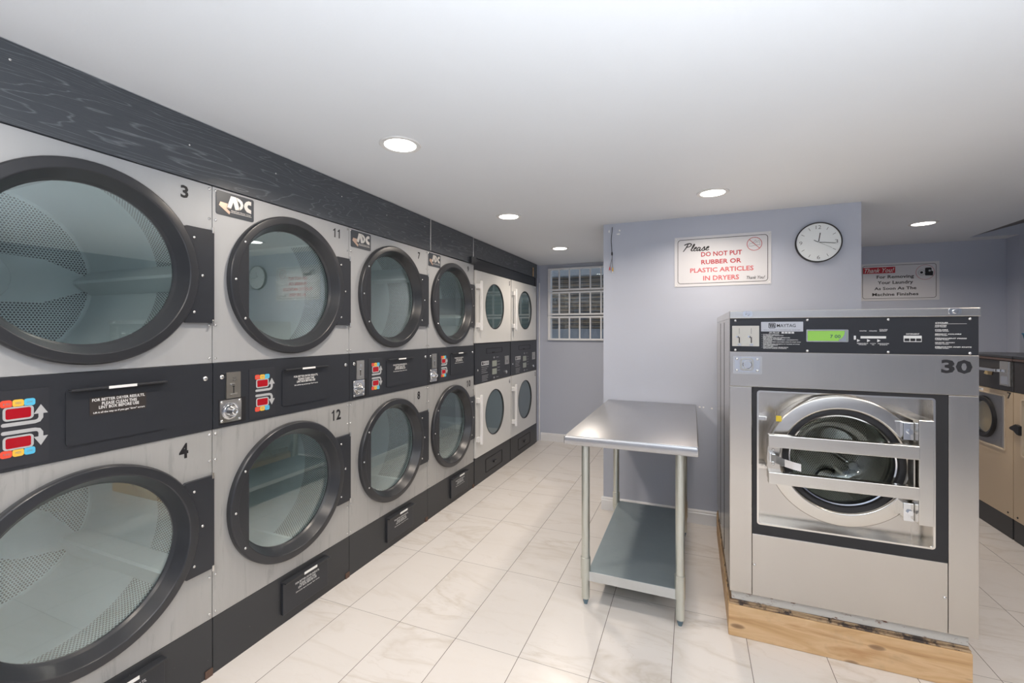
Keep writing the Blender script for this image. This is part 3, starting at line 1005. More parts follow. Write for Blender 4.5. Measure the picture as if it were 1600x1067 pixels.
# ------------------------------------------------------------------ white stacked dryers
def white_dryer(s, e, top, bot, label, cu):
    t = thing('white_stacked_dryer', label, 'dryer', (-1.81, (s + e) / 2, 0), 'white stacked tumble dryers')
    bm = NB(); box(bm, DR, s + .002, e - .002, 0, 1.95, -.93, -.004, .002)
    obj('cabinet', bm, 'blackp', t)
    for z0, z1, cz, num in ((1.283, 1.938, 1.63, top), (.252, .908, .603, bot)):
        bm = NB(); hole_panel(bm, DR, s + .008, e - .006, z0, z1, cu, cz, .214, -.004, .016)
        d = obj('door', bm, 'wwhite', t)
        bm = NB(); disc(bm, DR, cu, cz, .2138, .004, .010, 64)
        obj('glass', bm, 'smoke', d)
        bm = NB(); lathe(bm, DR, cu, cz, [(.220, .016), (.2195, .0185), (.214, .0185), (.2125, .010)], 64)
        obj('glass_rim', bm, 'rubber', d, smooth=True)
        bm = NB()
        box(bm, DR, s + .040, s + .066, cz - .235, cz + .215, .040, .062, .006)
        hd = obj('handle', bm, 'hwhite', d)
        for q in (-.185, .165):
            bm = NB(); box(bm, DR, s + .014, s + .052, cz + q - .022, cz + q + .022, .014, .045, .004)
            obj('handle_bracket', bm, 'hwhite', d)
        bm = NB(); digits(bm, DR, num, e - .030, z1 - .068, .046, .0168)
        obj('number', bm, 'inkblack', d, 'black number %s' % num)
    bm = NB(); box(bm, DR, s + .008, e - .006, .914, 1.277, -.004, .008, .002)
    cp = obj('control_panel', bm, 'blackp', t)
    n = .008
    bm = NB(); polyring(bm, DR, rrect(s + .245, s + .615, 1.178, 1.228, .006), rrect(s + .251, s + .609, 1.182, 1.224, .005), n, n + .002); box(bm, DR, s + .38, s + .43, 1.178, 1.190, n, n + .004, .001)
    obj('lint_drawer', bm, 'dark', cp)
    bm = NB(); rbox(bm, DR, s + .138, s + .298, 1.070, 1.110, n, n + .001, .002)
    lp = obj('brand_plate', bm, 'silverprint', cp)
    bm = NB(); box(bm, DR, s + .150, s + .175, 1.077, 1.103, n + .001, n + .0014); text(bm, DR, 'MAYTAG', s + .185, s + .285, 1.083, 1.098, n + .0014, .01)
    obj('brand_text', bm, 'inkblack', cp)
    bm = NB()
    for i in range(4):
        box(bm, DR, s + .14, s + .14 + (.15, .12, .10, .13)[i], 1.052 - i * .017, 1.056 - i * .017, n, n + .0005)
    DWP = mat('dim_white_print', (.35, .36, .38), .5)
    obj('printed_text', bm, DWP, cp); bm = NB()
    for i in range(5):
        box(bm, DR, s + .15, s + .15 + (.14, .12, .13, .10, .12)[i], .975 - i * .012, .978 - i * .012, n, n + .0005)
    obj('printed_text', bm, DWP, cp); bm = NB()
    for z in (1.133, .937):
        poly(bm, DR, [(s + .42 + .02 * (1 if k % 2 == 0 else .45) * math.cos(k * math.pi / 4), z + .014 * (1 if k % 2 == 0 else .45) * math.sin(k * math.pi / 4)) for k in range(8)], n, n + .0008)
        box(bm, DR, s + .47, s + .53, z - .002, z + .002, n, n + .0005)
    for i in range(4):
        box(bm, DR, s + .50, s + .56, 1.088 - i * .030, 1.092 - i * .030, n, n + .0004)
    obj('printed_legend', bm, DWP, cp)
    for z0, z1 in ((1.046, 1.102), (.968, 1.024)):
        bm = NB(); rbox(bm, DR, s + .376, s + .484, z0, z1, n, n + .001, .003)
        obj('display', bm, 'lcdgrey', cp)
    bm = NB(); rbox(bm, DR, s + .685, s + .79, 1.045, 1.133, n, n + .004, .003)
    obj('coin_slot', bm, 'nickel', cp)
    bm = NB(); box(bm, DR, s + .733, s + .742, 1.06, 1.09, n + .004, n + .0045)
    obj('slot_opening', bm, 'dark', cp)
    bm = NB(); disc(bm, DR, s + .715, .966, .016, n, n + .012, 24, .003)
    obj('lock', bm, 'chrome', cp, smooth=True)
    screws('screw', DR, [(s + .062, 1.036)], .011, .006, n, cp)
    bm = NB(); box(bm, DR, s + .006, e - .004, 0, .246, -.004, .006, .002)
    kp = obj('kick_panel', bm, 'kick', t)
    bm = NB(); polyring(bm, DR, rrect(s + .23, s + .62, .055, .185, .01), rrect(s + .237, s + .613, .061, .179, .008), .006, .009)
    obj('drawer_front', bm, 'dark', kp)
    bm = NB(); box(bm, DR, s + .40, s + .46, .11, .128, .006, .022, .002)
    obj('drawer_pull', bm, 'black', kp)
    return t
white_dryer(3.538, 4.379, '5', '6', 'white stacked tumble dryer with doors numbered 5 and 6, beside grey dryer 9', 3.963)
white_dryer(4.381, 5.200, '1', '2', 'white stacked tumble dryer farthest from the camera, beside the barred window wall', 4.808)
bm = NB(); box(bm, DR, 5.202, 5.268, 0, 2.05, -.06, .0, .002)
struct('trim_3', bm, 'blackp')

# ------------------------------------------------------------------ dark boards above the dryers
bd = [(-.9, 2.816, 1.987, 'long dark woodgrain board above the grey dryers numbered 3 to 8', .008),
      (2.821, 3.508, 1.990, 'short dark woodgrain board above the dryer numbered 9', .008),
      (3.514, 5.268, 2.052, 'dark woodgrain board above the white dryers', .004)]
for a, b, z0, lab, n in bd:
    bm = NB(); box(bm, DR, a, b, z0, ZC - .003, -.018, n, .001)
    o = tag(obj('fascia_board', bm, 'oak'), lab, 'board', 'dark woodgrain boards above the dryers')
    scr = {-.9: [(.63, 2.17), (1.117, 2.115), (1.5, 2.13), (1.92, 2.14), (2.31, 2.13), (2.74, 2.15)], 2.821: [(3.1, 2.15), (3.45, 2.14)], 3.514: [(3.7, 2.16), (4.4, 2.16), (4.95, 2.16)]}[a]
    screws('screw', DR, scr, .0042 if a < 0 else .0036, .003, n, o, 'screw')
bm = NB(); box(bm, DR, 3.512, 5.268, 1.952, 2.050, -.02, -.006, .001)
struct('trim_4', bm, 'blackp')
for y, m_, lab in ((2.8185, 'screw', 'thin pale metal strip covering the joint above the dryer numbered 9'), (3.511, 'screw', 'thin pale metal strip at the joint left of the white dryers')):
    bm = NB(); box(bm, DR, y - .005, y + .005, 2.03 if y > 3 else 1.99, ZC - .004, .0085, .0105, .0005)
    tag(obj('joint_strip', bm, m_), lab, 'strip')
bm = NB(); box(bm, DR, 5.10, 5.125, 2.055, 2.165, .0045, .010, .001)
tag(obj('wood_shim', bm, 'pine'), 'small bare wood piece on the dark board near the window corner', 'wood')
bm = NB(); box(bm, DR, 3.44, 3.53, 1.985, 2.045, .001, .03, .003)
tag(obj('door_latch', bm, 'black'), 'small black box at the top corner between grey dryer 9 and white dryer 5', 'bracket')

# ================================================================== steel work table
tb = thing('work_table', 'stainless steel work table with galvanised lower shelf standing against the blue pier', 'table', (-.29, 2.84, 0))
TX0, TX1, TY0, TY1, TZ = -.606, .022, 2.205, 3.468, .862
bm = NB()
box(bm, WO, TX0, TX1, TY0, TY1, TZ - .004, TZ, .0015)
# rolled front, sides with a rounded drop
def edge_prof(bm, p0, p1, out):
    o = Vector(out)
    A, B = Vector(p0), Vector(p1)
    pr = [(-.012, 0), (0.0, -.003), (.004, -.010), (.004, -.040), (.0, -.046), (-.014, -.046), (-.014, -.042), (-.002, -.040), (-.002, -.010), (-.012, -.004)]
    a = [bm.verts.new(A + o * x + Vector((0, 0, z))) for x, z in pr]
    b = [bm.verts.new(B + o * x + Vector((0, 0, z))) for x, z in pr]
    bm.faces.new(a); bm.faces.new(list(reversed(b)))
    for i in range(len(pr)):
        j = (i + 1) % len(pr)
        bm.faces.new((a[i], b[i], b[j], a[j]))
edge_prof(bm, (TX0, TY0, TZ), (TX1, TY0, TZ), (0, -1, 0))
edge_prof(bm, (TX0, TY1, TZ), (TX0, TY0, TZ), (-1, 0, 0))
edge_prof(bm, (TX1, TY0, TZ), (TX1, TY1, TZ), (1, 0, 0))
for x in (TX0, TX1):
    lathe(bm, Frame((x, TY0, TZ), (1, 0, 0), (0, 1, 0), (0, 0, 1)), 0, 0, [(0, 0), (.003, -.002), (.004, -.010), (.004, -.040), (0, -.046)], 16)
obj('tabletop', bm, 'steeltop', tb, smooth=True)
bm = NB()
box(bm, WO, -.36, -.20, TY0 + .05, TY1 - .03, TZ - .03, TZ - .005, .003)
obj('underside_channel', bm, 'galvedge', tb)
LX0, LX1, LY0, LY1 = -.508, -.055, 2.248, 3.235
for x, y in ((LX0, LY0), (LX1, LY0), (LX0, LY1), (LX1, LY1)):
    bm = NB()
    tube(bm, [(x, y, .03), (x, y, TZ - .005)], .0205, 24)
    lg = obj('leg', bm, 'galvleg', tb, smooth=True)
    bm = NB(); lathe(bm, Frame((x, y, 0), (1, 0, 0), (0, 1, 0), (0, 0, 1)), 0, 0, [(.021, .128), (.0245, .130), (.0245, .238), (.021, .240)], 24, True)
    obj('shelf_socket', bm, 'galvleg', lg, smooth=True)
    bm = NB(); tube(bm, [(x, y, 0), (x, y, .006), (x, y, .012), (x, y, .03), (x, y, .042)], [.009, .010, .013, .016, .0195], 20)
    obj('foot', bm, 'tip', lg, smooth=True)
SX0, SX1, SY0, SY1, SZ = LX0 + .016, LX1 - .016, 2.238, 3.245, .172
bm = NB()
box(bm, WO, SX0, SX1, SY0, SY1, SZ - .003, SZ, .001)
sh = obj('lower_shelf', bm, 'shelf', tb)
bm = NB(); box(bm, WO, SX0, SX1, SY0 - .002, SY0 + .001, SZ - .048, SZ - .001, .0008); box(bm, WO, SX0, SX1, SY1 - .001, SY1 + .002, SZ - .048, SZ - .001, .0008)
box(bm, WO, SX0 - .002, SX0, SY0, SY1, SZ - .03, SZ - .001); box(bm, WO, SX1, SX1 + .002, SY0, SY1, SZ - .03, SZ - .001)
obj('shelf_edge', bm, 'galvedge', sh)

# ================================================================== big front-load washer 30
# platform first
pf = thing('wooden_platform', 'low raw pine platform under the big stainless washer numbered 30', 'platform', (.58, 2.8, 0))
bm = NB(); box(bm, WO, .153, 1.006, 2.262, 2.300, 0, .143, .003); obj('front_board', bm, 'pine', pf)
for x0, x1 in ((.154, .192), (.967, 1.005)):
    bm = NB(); box(bm, WO, x0, x1, 2.301, 3.37, 0, .140, .003); obj('side_board', bm, 'pine', pf)
bm = NB(); box(bm, WO, .156, 1.003, 2.266, 3.37, .144, .153, .001); obj('plywood_sheet', bm, 'ply', pf)
bm = NB(); box(bm, WO, .160, .54, 2.270, 3.36, .1535, .164, .001); box(bm, WO, .545, .998, 2.272, 3.36, .1535, .164, .001); obj('plywood_sheet', bm, 'ply', pf)

X0, X1, D = .157, 1.018, 3.37
wm = thing('front_load_washer', 'large stainless steel coin washer with the big black number 30', 'washing machine', (.587, 2.8, .165))
bm = NB()
box(bm, WO, X0, X0 + .006, 2.30, D, .212, 1.452, .001)
box(bm, WO, X1 - .006, X1, 2.252, D, .212, 1.452, .001)
box(bm, WO, X0 + .006, X1 - .006, D - .006, D, .212, 1.452)
box(bm, WO, X0, X0 + .006, 2.252, 2.2985, .212, 1.452, .001)
obj('cabinet', bm, 'steel', wm)
for yv in (2.62, 2.95):
    bm = NB(); box(bm, WO, X0 - .0015, X0, yv, yv + .004, .23, 1.44)
    obj('side_seam', bm, 'dark', wm)
bm = NB(); box(bm, WO, X0 + .01, X1 - .02, 2.275, D - .02, .1645, .2115, .001); obj('base_frame', bm, 'rusty', wm)
bm = NB(); box(bm, MC, X0 - .001, X1 + .003, 1.4525, 1.486, -1.12, .006, .002)
tp = obj('top_cover', bm, 'steelh', wm)
for u in (.229, .944):
    bm = NB(); rbox(bm, MC, u - .019, u + .019, 1.4600, 1.4845, .006, .0085, .008); disc(bm, MC, u, 1.4715, .0085, .0085, .014, 20, .002)
    obj('cam_lock', bm, 'chrome', tp)
# stainless front panels
bm = NB(); box(bm, MC, X0, X1, 1.1455, 1.3015, -.012, .0, .0015)
up = obj('upper_panel', bm, 'steel', wm)
bm = NB(); text(bm, MC, '30', .905, .998, 1.230, 1.284, .0006, .035); obj('number', bm, 'inkblack', wm, 'big black number 30')
for a, b in ((X0, .2465), (.9275, X1)):
    bm = NB(); box(bm, MC, a, b, .212, 1.1435, -.012, .0, .0015); obj('side_column', bm, 'steel', wm)
bm = NB(); box(bm, MC, .2485, .9255, .212, .487, -.012, .0, .0015)
lp = obj('lower_panel', bm, 'steel', wm)
screws('screw', MC, [(.257, .348), (.916, .350)], .006, .004, 0, lp)
# control panel
bm = NB(); box(bm, MC, X0 + .001, X1 - .001, 1.3025, 1.4515, -.012, -.001, .001)
cp = obj('control_panel', bm, mat('black_panel_film', (.022, .024, .03), .35), wm)
n = -.001
screws('screw', MC, [(u, v) for u in (.180, .458, .738, .991) for v in (1.310, 1.443)], .006, .004, n, cp)
bm = NB(); rbox(bm, MC, .167, .275, 1.327, 1.419, n, n + .006, .002); cs = obj('coin_slot_plate', bm, mat('pale_plate', (.66, .63, .56), .35, .4), cp)
bm = NB()
for u in (.195, .243):
    box(bm, MC, u, u + .0012, 1.383, 1.408, n + .006, n + .0065)
    box(bm, MC, u - .001, u + .003, 1.342, 1.368, n + .006, n + .0068)
    box(bm, MC, u - .006, u - .002, 1.364, 1.372, n + .006, n + .0068)
obj('coin_slots', bm, 'dark', cp)
bm = NB()
for u in (.195, .243):
    box(bm, MC, u - .006, u + .008, 1.329, 1.339, n + .006, n + .010, .001)
    disc(bm, MC, u - .010, 1.370, .004, n + .006, n + .011, 12)
obj('coin_slot_lips', bm, 'chrome', cp)
bm = NB(); rbox(bm, MC, .283, .443, 1.3935, 1.436, n, n + .001, .002); bp = obj('brand_plate', bm, mat('silver_plate', (.55, .56, .60), .4, .3), cp)
bm = NB(); polyring(bm, MC, rrect(.312, .339, 1.408, 1.431, .004), rrect(.3145, .3365, 1.4105, 1.4285, .003), n + .001, n + .0014)
for k in range(3):
    poly(bm, MC, [(.3155 + k * .0065, 1.427), (.3205 + k * .0065, 1.427), (.3225 + k * .0065 - (0 if k < 2 else 0), 1.412), (.3185 + k * .0065, 1.412)], n + .001, n + .0014)
text(bm, MC, 'MAYTAG', .344, .415, 1.4125, 1.4265, n + .0014, .006)
text(bm, MC, 'MULTI-MOTOR COMMERCIAL WASHER', .293, .433, 1.3985, 1.4015, n + .0014, 0)
obj('brand_text', bm, 'inkblack', cp)
bm = NB()
text(bm, MC, '30 PLUS', .313, .354, 1.385, 1.391, n + .0006, .03, .3)
for k in range(4):
    box(bm, MC, .362 + k * .0125, .372 + k * .0125, 1.3845, 1.3915, n, n + .0006)
txt = [('30 POUND CAPACITY', .063), ('ALL STAINLESS STEEL CONSTRUCTION', .078), ('ENERGY EFFICIENT', .037), ('FOUR WATER LEVELS AND TEMPERATURES', .103), ('SELECT CYCLE', .071),
       ('ADD DETERGENT TO COMPARTMENT 1 AND BLEACH TO 2', .133), ('DO NOT OVERLOAD', .034), ('CLOSE DOOR FIRMLY AND INSERT COINS TO START WASH', .143), ('DO NOT OPEN DOOR', .033), ('REMOVE LAUNDRY PROMPTLY AT THE END OF CYCLE', .139),
       ('ATTENTION', .056), ('DO NOT USE', .039), ('KEEP HANDS AWAY FROM DOOR', .097), ('ALWAYS CHECK POCKETS', .09)]
for i, (s_, w_) in enumerate(txt):
    v = 1.380 - i * .0047
    text(bm, MC, s_, .291, .291 + w_, v - .0019, v + .0019, n + .0006, .03)
    if i % 2 == 0:
        box(bm, MC, .286, .2875, v - .001, v + .001, n, n + .0006)
obj('instructions', bm, 'white', cp)
bm = NB(); polyring(bm, MC, rrect(.454, .604, 1.349, 1.402, .004), rrect(.459, .599, 1.3535, 1.3965, .003), n, n + .003); obj('display_frame', bm, 'polish', cp)
bm = NB(); box(bm, MC, .458, .600, 1.353, 1.397, n, n + .001); dp = obj('display', bm, 'green', cp)
bm = NB(); text(bm, MC, '7 00', .540, .577, 1.3655, 1.380, n + .0014, .01); obj('display_digits', bm, 'lcdink', cp)
bm = NB(); poly(bm, MC, [(.572, 1.3535), (.598, 1.3535), (.598, 1.396), (.592, 1.396), (.590, 1.380), (.582, 1.366), (.570, 1.359)], n + .001, n + .0018); obj('loose_film', bm, 'chrome', cp, 'crumpled clear film at the display corner')
bm = NB()
rbox(bm, MC, .623, .630, 1.3595, 1.376, n, n + .001, .002)
rbox(bm, MC, .646, .731, 1.365, 1.3745, n, n + .001, .001)
for s_, a, b in (('WHITES', .642, .666), ('COLORS', .675, .701), ('BRIGHT', .710, .734)):
    text(bm, MC, s_, a, b, 1.394, 1.398, n + .0006, .03)
text(bm, MC, 'COLORS', .709, .736, 1.3995, 1.4035, n + .0006, .03)
for a in (.634, .668, .702):
    poly(bm, MC, [(a, 1.362), (a, 1.350), (a + .011, 1.356)], n, n + .001)
for s_, s2, a, b in (('PERMANENT', 'PRESS', .634, .672), ('QUICK', 'WASH', .678, .698), ('DELICATES', '& KNITS', .704, .741)):
    text(bm, MC, s_, a, b, 1.3425, 1.3460, n + .0006, .03); text(bm, MC, s2, a + .006, b - .006, 1.3375, 1.3410, n + .0006, .03)
obj('button_legends', bm, 'white', cp)
bm = NB()
text(bm, MC, 'DETERGENT', .796, .838, 1.381, 1.3865, n + .0006, .03)
rbox(bm, MC, .788, .845, 1.352, 1.377, n, n + .001, .001)
obj('detergent_legend', bm, 'white', cp)
bm = NB()
text(bm, MC, 'CYCLES', .887, .926, 1.4255, 1.4305, n + .0006, .04, .2)
box(bm, MC, .887, .982, 1.4235, 1.4245, n, n + .0006)
for i, (a, wa, b_, wb) in enumerate((('WHITES', .036, 'HOT WASH', .034), ('COLORS', .040, 'WARM WASH', .042), ('BRIGHT COLORS', .080, 'COLD WASH', .038), ('PERMANENT PRESS', .096, 'WARM WASH', .042), ('QUICK WASH', .060, 'WARM WASH', .042), ('DELICATES AND KNITS', .110, 'WARM WASH', .042))):
    v = 1.4195 - i * .0168
    text(bm, MC, a, .886, .886 + wa, v - .0045, v, n + .0006, .04, .15)
    text(bm, MC, b_, .886, .886 + wb, v - .0092, v - .0058, n + .0006, .04)
obj('cycle_list', bm, 'white', cp)
bm = NB()
for k in range(3):
    box(bm, MC, .7905 + k * .0185, .806 + k * .0185, 1.355, 1.366, n + .001, n + .002)
obj('small_buttons', bm, 'inkblack', cp)
# coin box lock
bm = NB(); polyring(bm, MC, rrect(.169, .286, 1.202, 1.283, .006), rrect(.177, .278, 1.210, 1.279, .004), .0, .006)
lkp = obj('coin_box_frame', bm, 'polish', wm)
bm = NB(); rbox(bm, MC, .176, .279, 1.209, 1.280, .0, .003, .004); obj('coin_box_plate', bm, 'chrome', lkp)
bm = NB(); polyring(bm, MC, rrect(.199, .253, 1.217, 1.274, .012), rrect(.206, .246, 1.224, 1.267, .008), .003, .010); obj('lock_collar', bm, 'nickel', lkp)
bm = NB(); disc(bm, MC, .227, 1.245, .019, .003, .016, 28, .003); disc(bm, MC, .227, 1.245, .008, .016, .018, 20); obj('coin_lock', bm, 'chrome', lkp, smooth=True)
screws('screw', MC, [(.186, 1.218), (.186, 1.270), (.268, 1.218), (.268, 1.270)], .006, .004, .003, lkp)
# door opening: gasket, bright frame, recessed steel well
bm = NB(); polyring(bm, MC, rrect(.2485, .9255, .489, 1.144, .001), rrect(.270, .882, .538, 1.127, .010), -.006, .001)
obj('door_gasket_frame', bm, 'rubber', wm)
bm = NB(); polyring(bm, MC, rrect(.266, .886, .534, 1.131, .012), rrect(.273, .879, .541, 1.124, .009), -.004, .006)
obj('bright_frame', bm, 'polish', wm)
WD = -.055
bm = NB()
hole_panel(bm, MC, .268, .884, .536, 1.129, .575, .845, .215, WD - .003, WD)
for a, b, c_, d_ in ((.266, .269, .536, 1.129), (.883, .886, .536, 1.129), (.269, .883, .534, .537), (.269, .883, 1.128, 1.131)):
    box(bm, MC, a, b, c_, d_, WD, -.004)
obj('door_well', bm, 'steel', wm)
# round door
DC, DV = .565, .864
bm = NB()
lathe(bm, MC, DC, DV, [(.262, .030), (.266, .033), (.266, .035), (.266, .063), (.2655, .065), (.2625, .068), (.260, .0688), (.219, .072), (.2165, .072), (.2145, .0712), (.210, .066), (.209, .064), (.209, .04), (.215, .03)], 96, True)
dd = obj('door', bm, 'steelh', wm, smooth=True)
bm = NB(); lathe(bm, MC, DC, DV, [(.200, -.052), (.256, -.052), (.256, .030), (.200, .030)], 64, True); obj('door_rear', bm, 'steel', dd, smooth=True)
bm = NB(); lathe(bm, MC, DC, DV, [(.2095, .060), (.200, .063), (.190, .060), (.184, .050), (.180, .02), (.185, .0), (.2095, .0)], 80, True)
obj('door_gasket', bm, 'rubber', dd, smooth=True)
bm = NB(); lathe(bm, MC, DC, DV, [(.188, .040), (.188, .032), (.176, -.02), (.172, -.075), (.150, -.105), (.10, -.122), (0, -.128), (0, -.122), (.10, -.116), (.148, -.100), (.167, -.075), (.171, -.02), (.178, .036)], 64)
obj('door_glass', bm, 'glassw', dd, smooth=True)
bm = NB(); lathe(bm, MC, DC, DV, [(.180, .050), (.186, .052), (.188, .046), (.184, .040)], 64, True); obj('glass_rim', bm, 'chrome', dd, smooth=True)
for v0, v1, lab in ((.915, .966, None), (.764, .812, None)):
    bm = NB(); box(bm, MC, .292, .784, v0, v1, .118, .150, .002); obj('door_bar', bm, 'steelh', dd)
for u0, u1 in ((.296, .302), (.776, .782)):
    bm = NB(); box(bm, MC, u0, u1, .770, .955, .068, .120, .002); obj('bar_bracket', bm, 'steelh', dd)
bm = NB()
pts = [(.293, .812), (.291, .84), (.290, .864), (.291, .89), (.293, .915), (.338, .915), (.335, .89), (.334, .864), (.335, .84), (.340, .812)]
poly(bm, MC, pts, .115, .121); obj('latch_plate', bm, 'steel', dd)
bm = NB()
def P3(u, v, n): return MC.p(u, v, n)
a = [(.300, .871, .135), (.318, .868, .150), (.345, .862, .168), (.372, .857, .178), (.399, .852, .182)]
vs_ = []
for (u, v, q) in a:
    vs_.append([bm.verts.new(P3(u, v + .015, q)), bm.verts.new(P3(u, v - .015, q)), bm.verts.new(P3(u, v - .015, q + .006)), bm.verts.new(P3(u, v + .015, q + .006))])
for r1, r2 in zip(vs_, vs_[1:]):
    for k in range(4):
        bm.faces.new((r1[k], r1[(k + 1) % 4], r2[(k + 1) % 4], r2[k]))
bm.faces.new(vs_[0]); bm.faces.new(list(reversed(vs_[-1])))
box(bm, MC, .296, .303, .852, .890, .121, .142, .001)
box(bm, MC, .303, .316, .884, .888, .121, .150, .001); box(bm, MC, .303, .316, .853, .857, .121, .150, .001)
obj('door_handle', bm, 'chrome', dd)
screws('screw', MC, [(.312, .899), (.312, .846 - .006)], .006, .005, .121, dd)
# hinge column
bm = NB()
box(bm, MC, .786, .833, .667, 1.062, .085, .135, .003)
hp = obj('hinge_post', bm, 'steelh', dd)
bm = NB(); box(bm, MC, .786, .846, 1.050, 1.058, WD, .085, .002); box(bm, MC, .786, .846, .662, .670, WD, .085, .002)
box(bm, MC, .842, .846, .67, 1.05, WD, .07, .001)
obj('hinge_bracket', bm, 'steel', dd)
for v in (1.010, .700):
    bm = NB(); box(bm, MC, .752, .786, v - .035, v + .035, .066, .100, .003); disc(bm, MC, .772, v, .010, .100, .110, 6); obj('hinge_bolt', bm, 'chrome', dd)
for v in (1.004, .790):
    bm = NB(); box(bm, MC, .270, .308, v - .010, v + .010, WD, -.012, .002)
    box(bm, MC, .300, .306, v - .006, v + .006, -.012, .0, .001)
    obj('catch', bm, 'polish', wm)
bm = NB(); box(bm, MC, .330, .350, 1.010, 1.034, .0685, .073, .001)
for v in bm.verts:
    pass
o = obj('warning_label', bm, mat('yellow_label', (.75, .55, .04), .5), dd, 'yellow label on the rim')
# drum
bm = NB(); lathe(bm, MC, DC - .02, DV - .01, [(.215, -.06), (.215, -.09), (.300, -.10), (.300, -.13)], 64); obj('tub_ring', bm, 'wdrum', wm, smooth=True)
bm = NB(); cyl_band(bm, MC, DC - .02, DV - .01, .300, -.13, -.60, 96, 1.885); wd = obj('drum', bm, 'wdrum', wm, smooth=True)
bm = NB(); flat_disc_uv(bm, MC, DC - .02, DV - .01, .0001, .30, -.60); obj('drum_back', bm, 'wdrum', wd)
c0 = (DC - .02, DV - .01)
FY = -.585
hubp = (.772, .693)
bm = NB(); disc(bm, MC, hubp[0], hubp[1], .026, -.598, -.55, 24, .006)
obj('drum_hub', bm, 'chrome', wd, smooth=True)
for q in ((.658, .774), (.918, .575), (.965, .60), (.885, .675)):
    bm = NB(); tube(bm, [MC.p(hubp[0], hubp[1], FY), MC.p(hubp[0] + (q[0] - hubp[0]) * .75, hubp[1] + (q[1] - hubp[1]) * .75, FY)], .013, 12)
    obj('spoke', bm, 'chrome', wd, smooth=True)
for k in range(3):
    a = R(130 + 120 * k)
    bm = NB()
    a = R(70 + 120 * k)
    er = (math.cos(a), math.sin(a)); et = (-math.sin(a), math.cos(a))
    A = [[bm.verts.new(MC.p(c0[0] + er[0] * r + et[0] * q, c0[1] + er[1] * r + et[1] * q, nn_)) for r, q in ((.298, -.04), (.235, -.008), (.235, .008), (.298, .04))] for nn_ in (-.14, -.59)]
    for i in range(3):
        bm.faces.new((A[0][i], A[0][i + 1], A[1][i + 1], A[1][i]))
    bm.faces.new(A[0]); bm.faces.new(list(reversed(A[1])))
    obj('lifter', bm, 'steel', wd)
bm = NB(); lathe(bm, MC, .665, .607, [(.049, -.590), (.055, -.583), (.049, -.577), (.043, -.583)], 32, True)
# (round fitting visible low in the drum)
obj('drum_fitting', bm, 'rubber', wd, smooth=True)

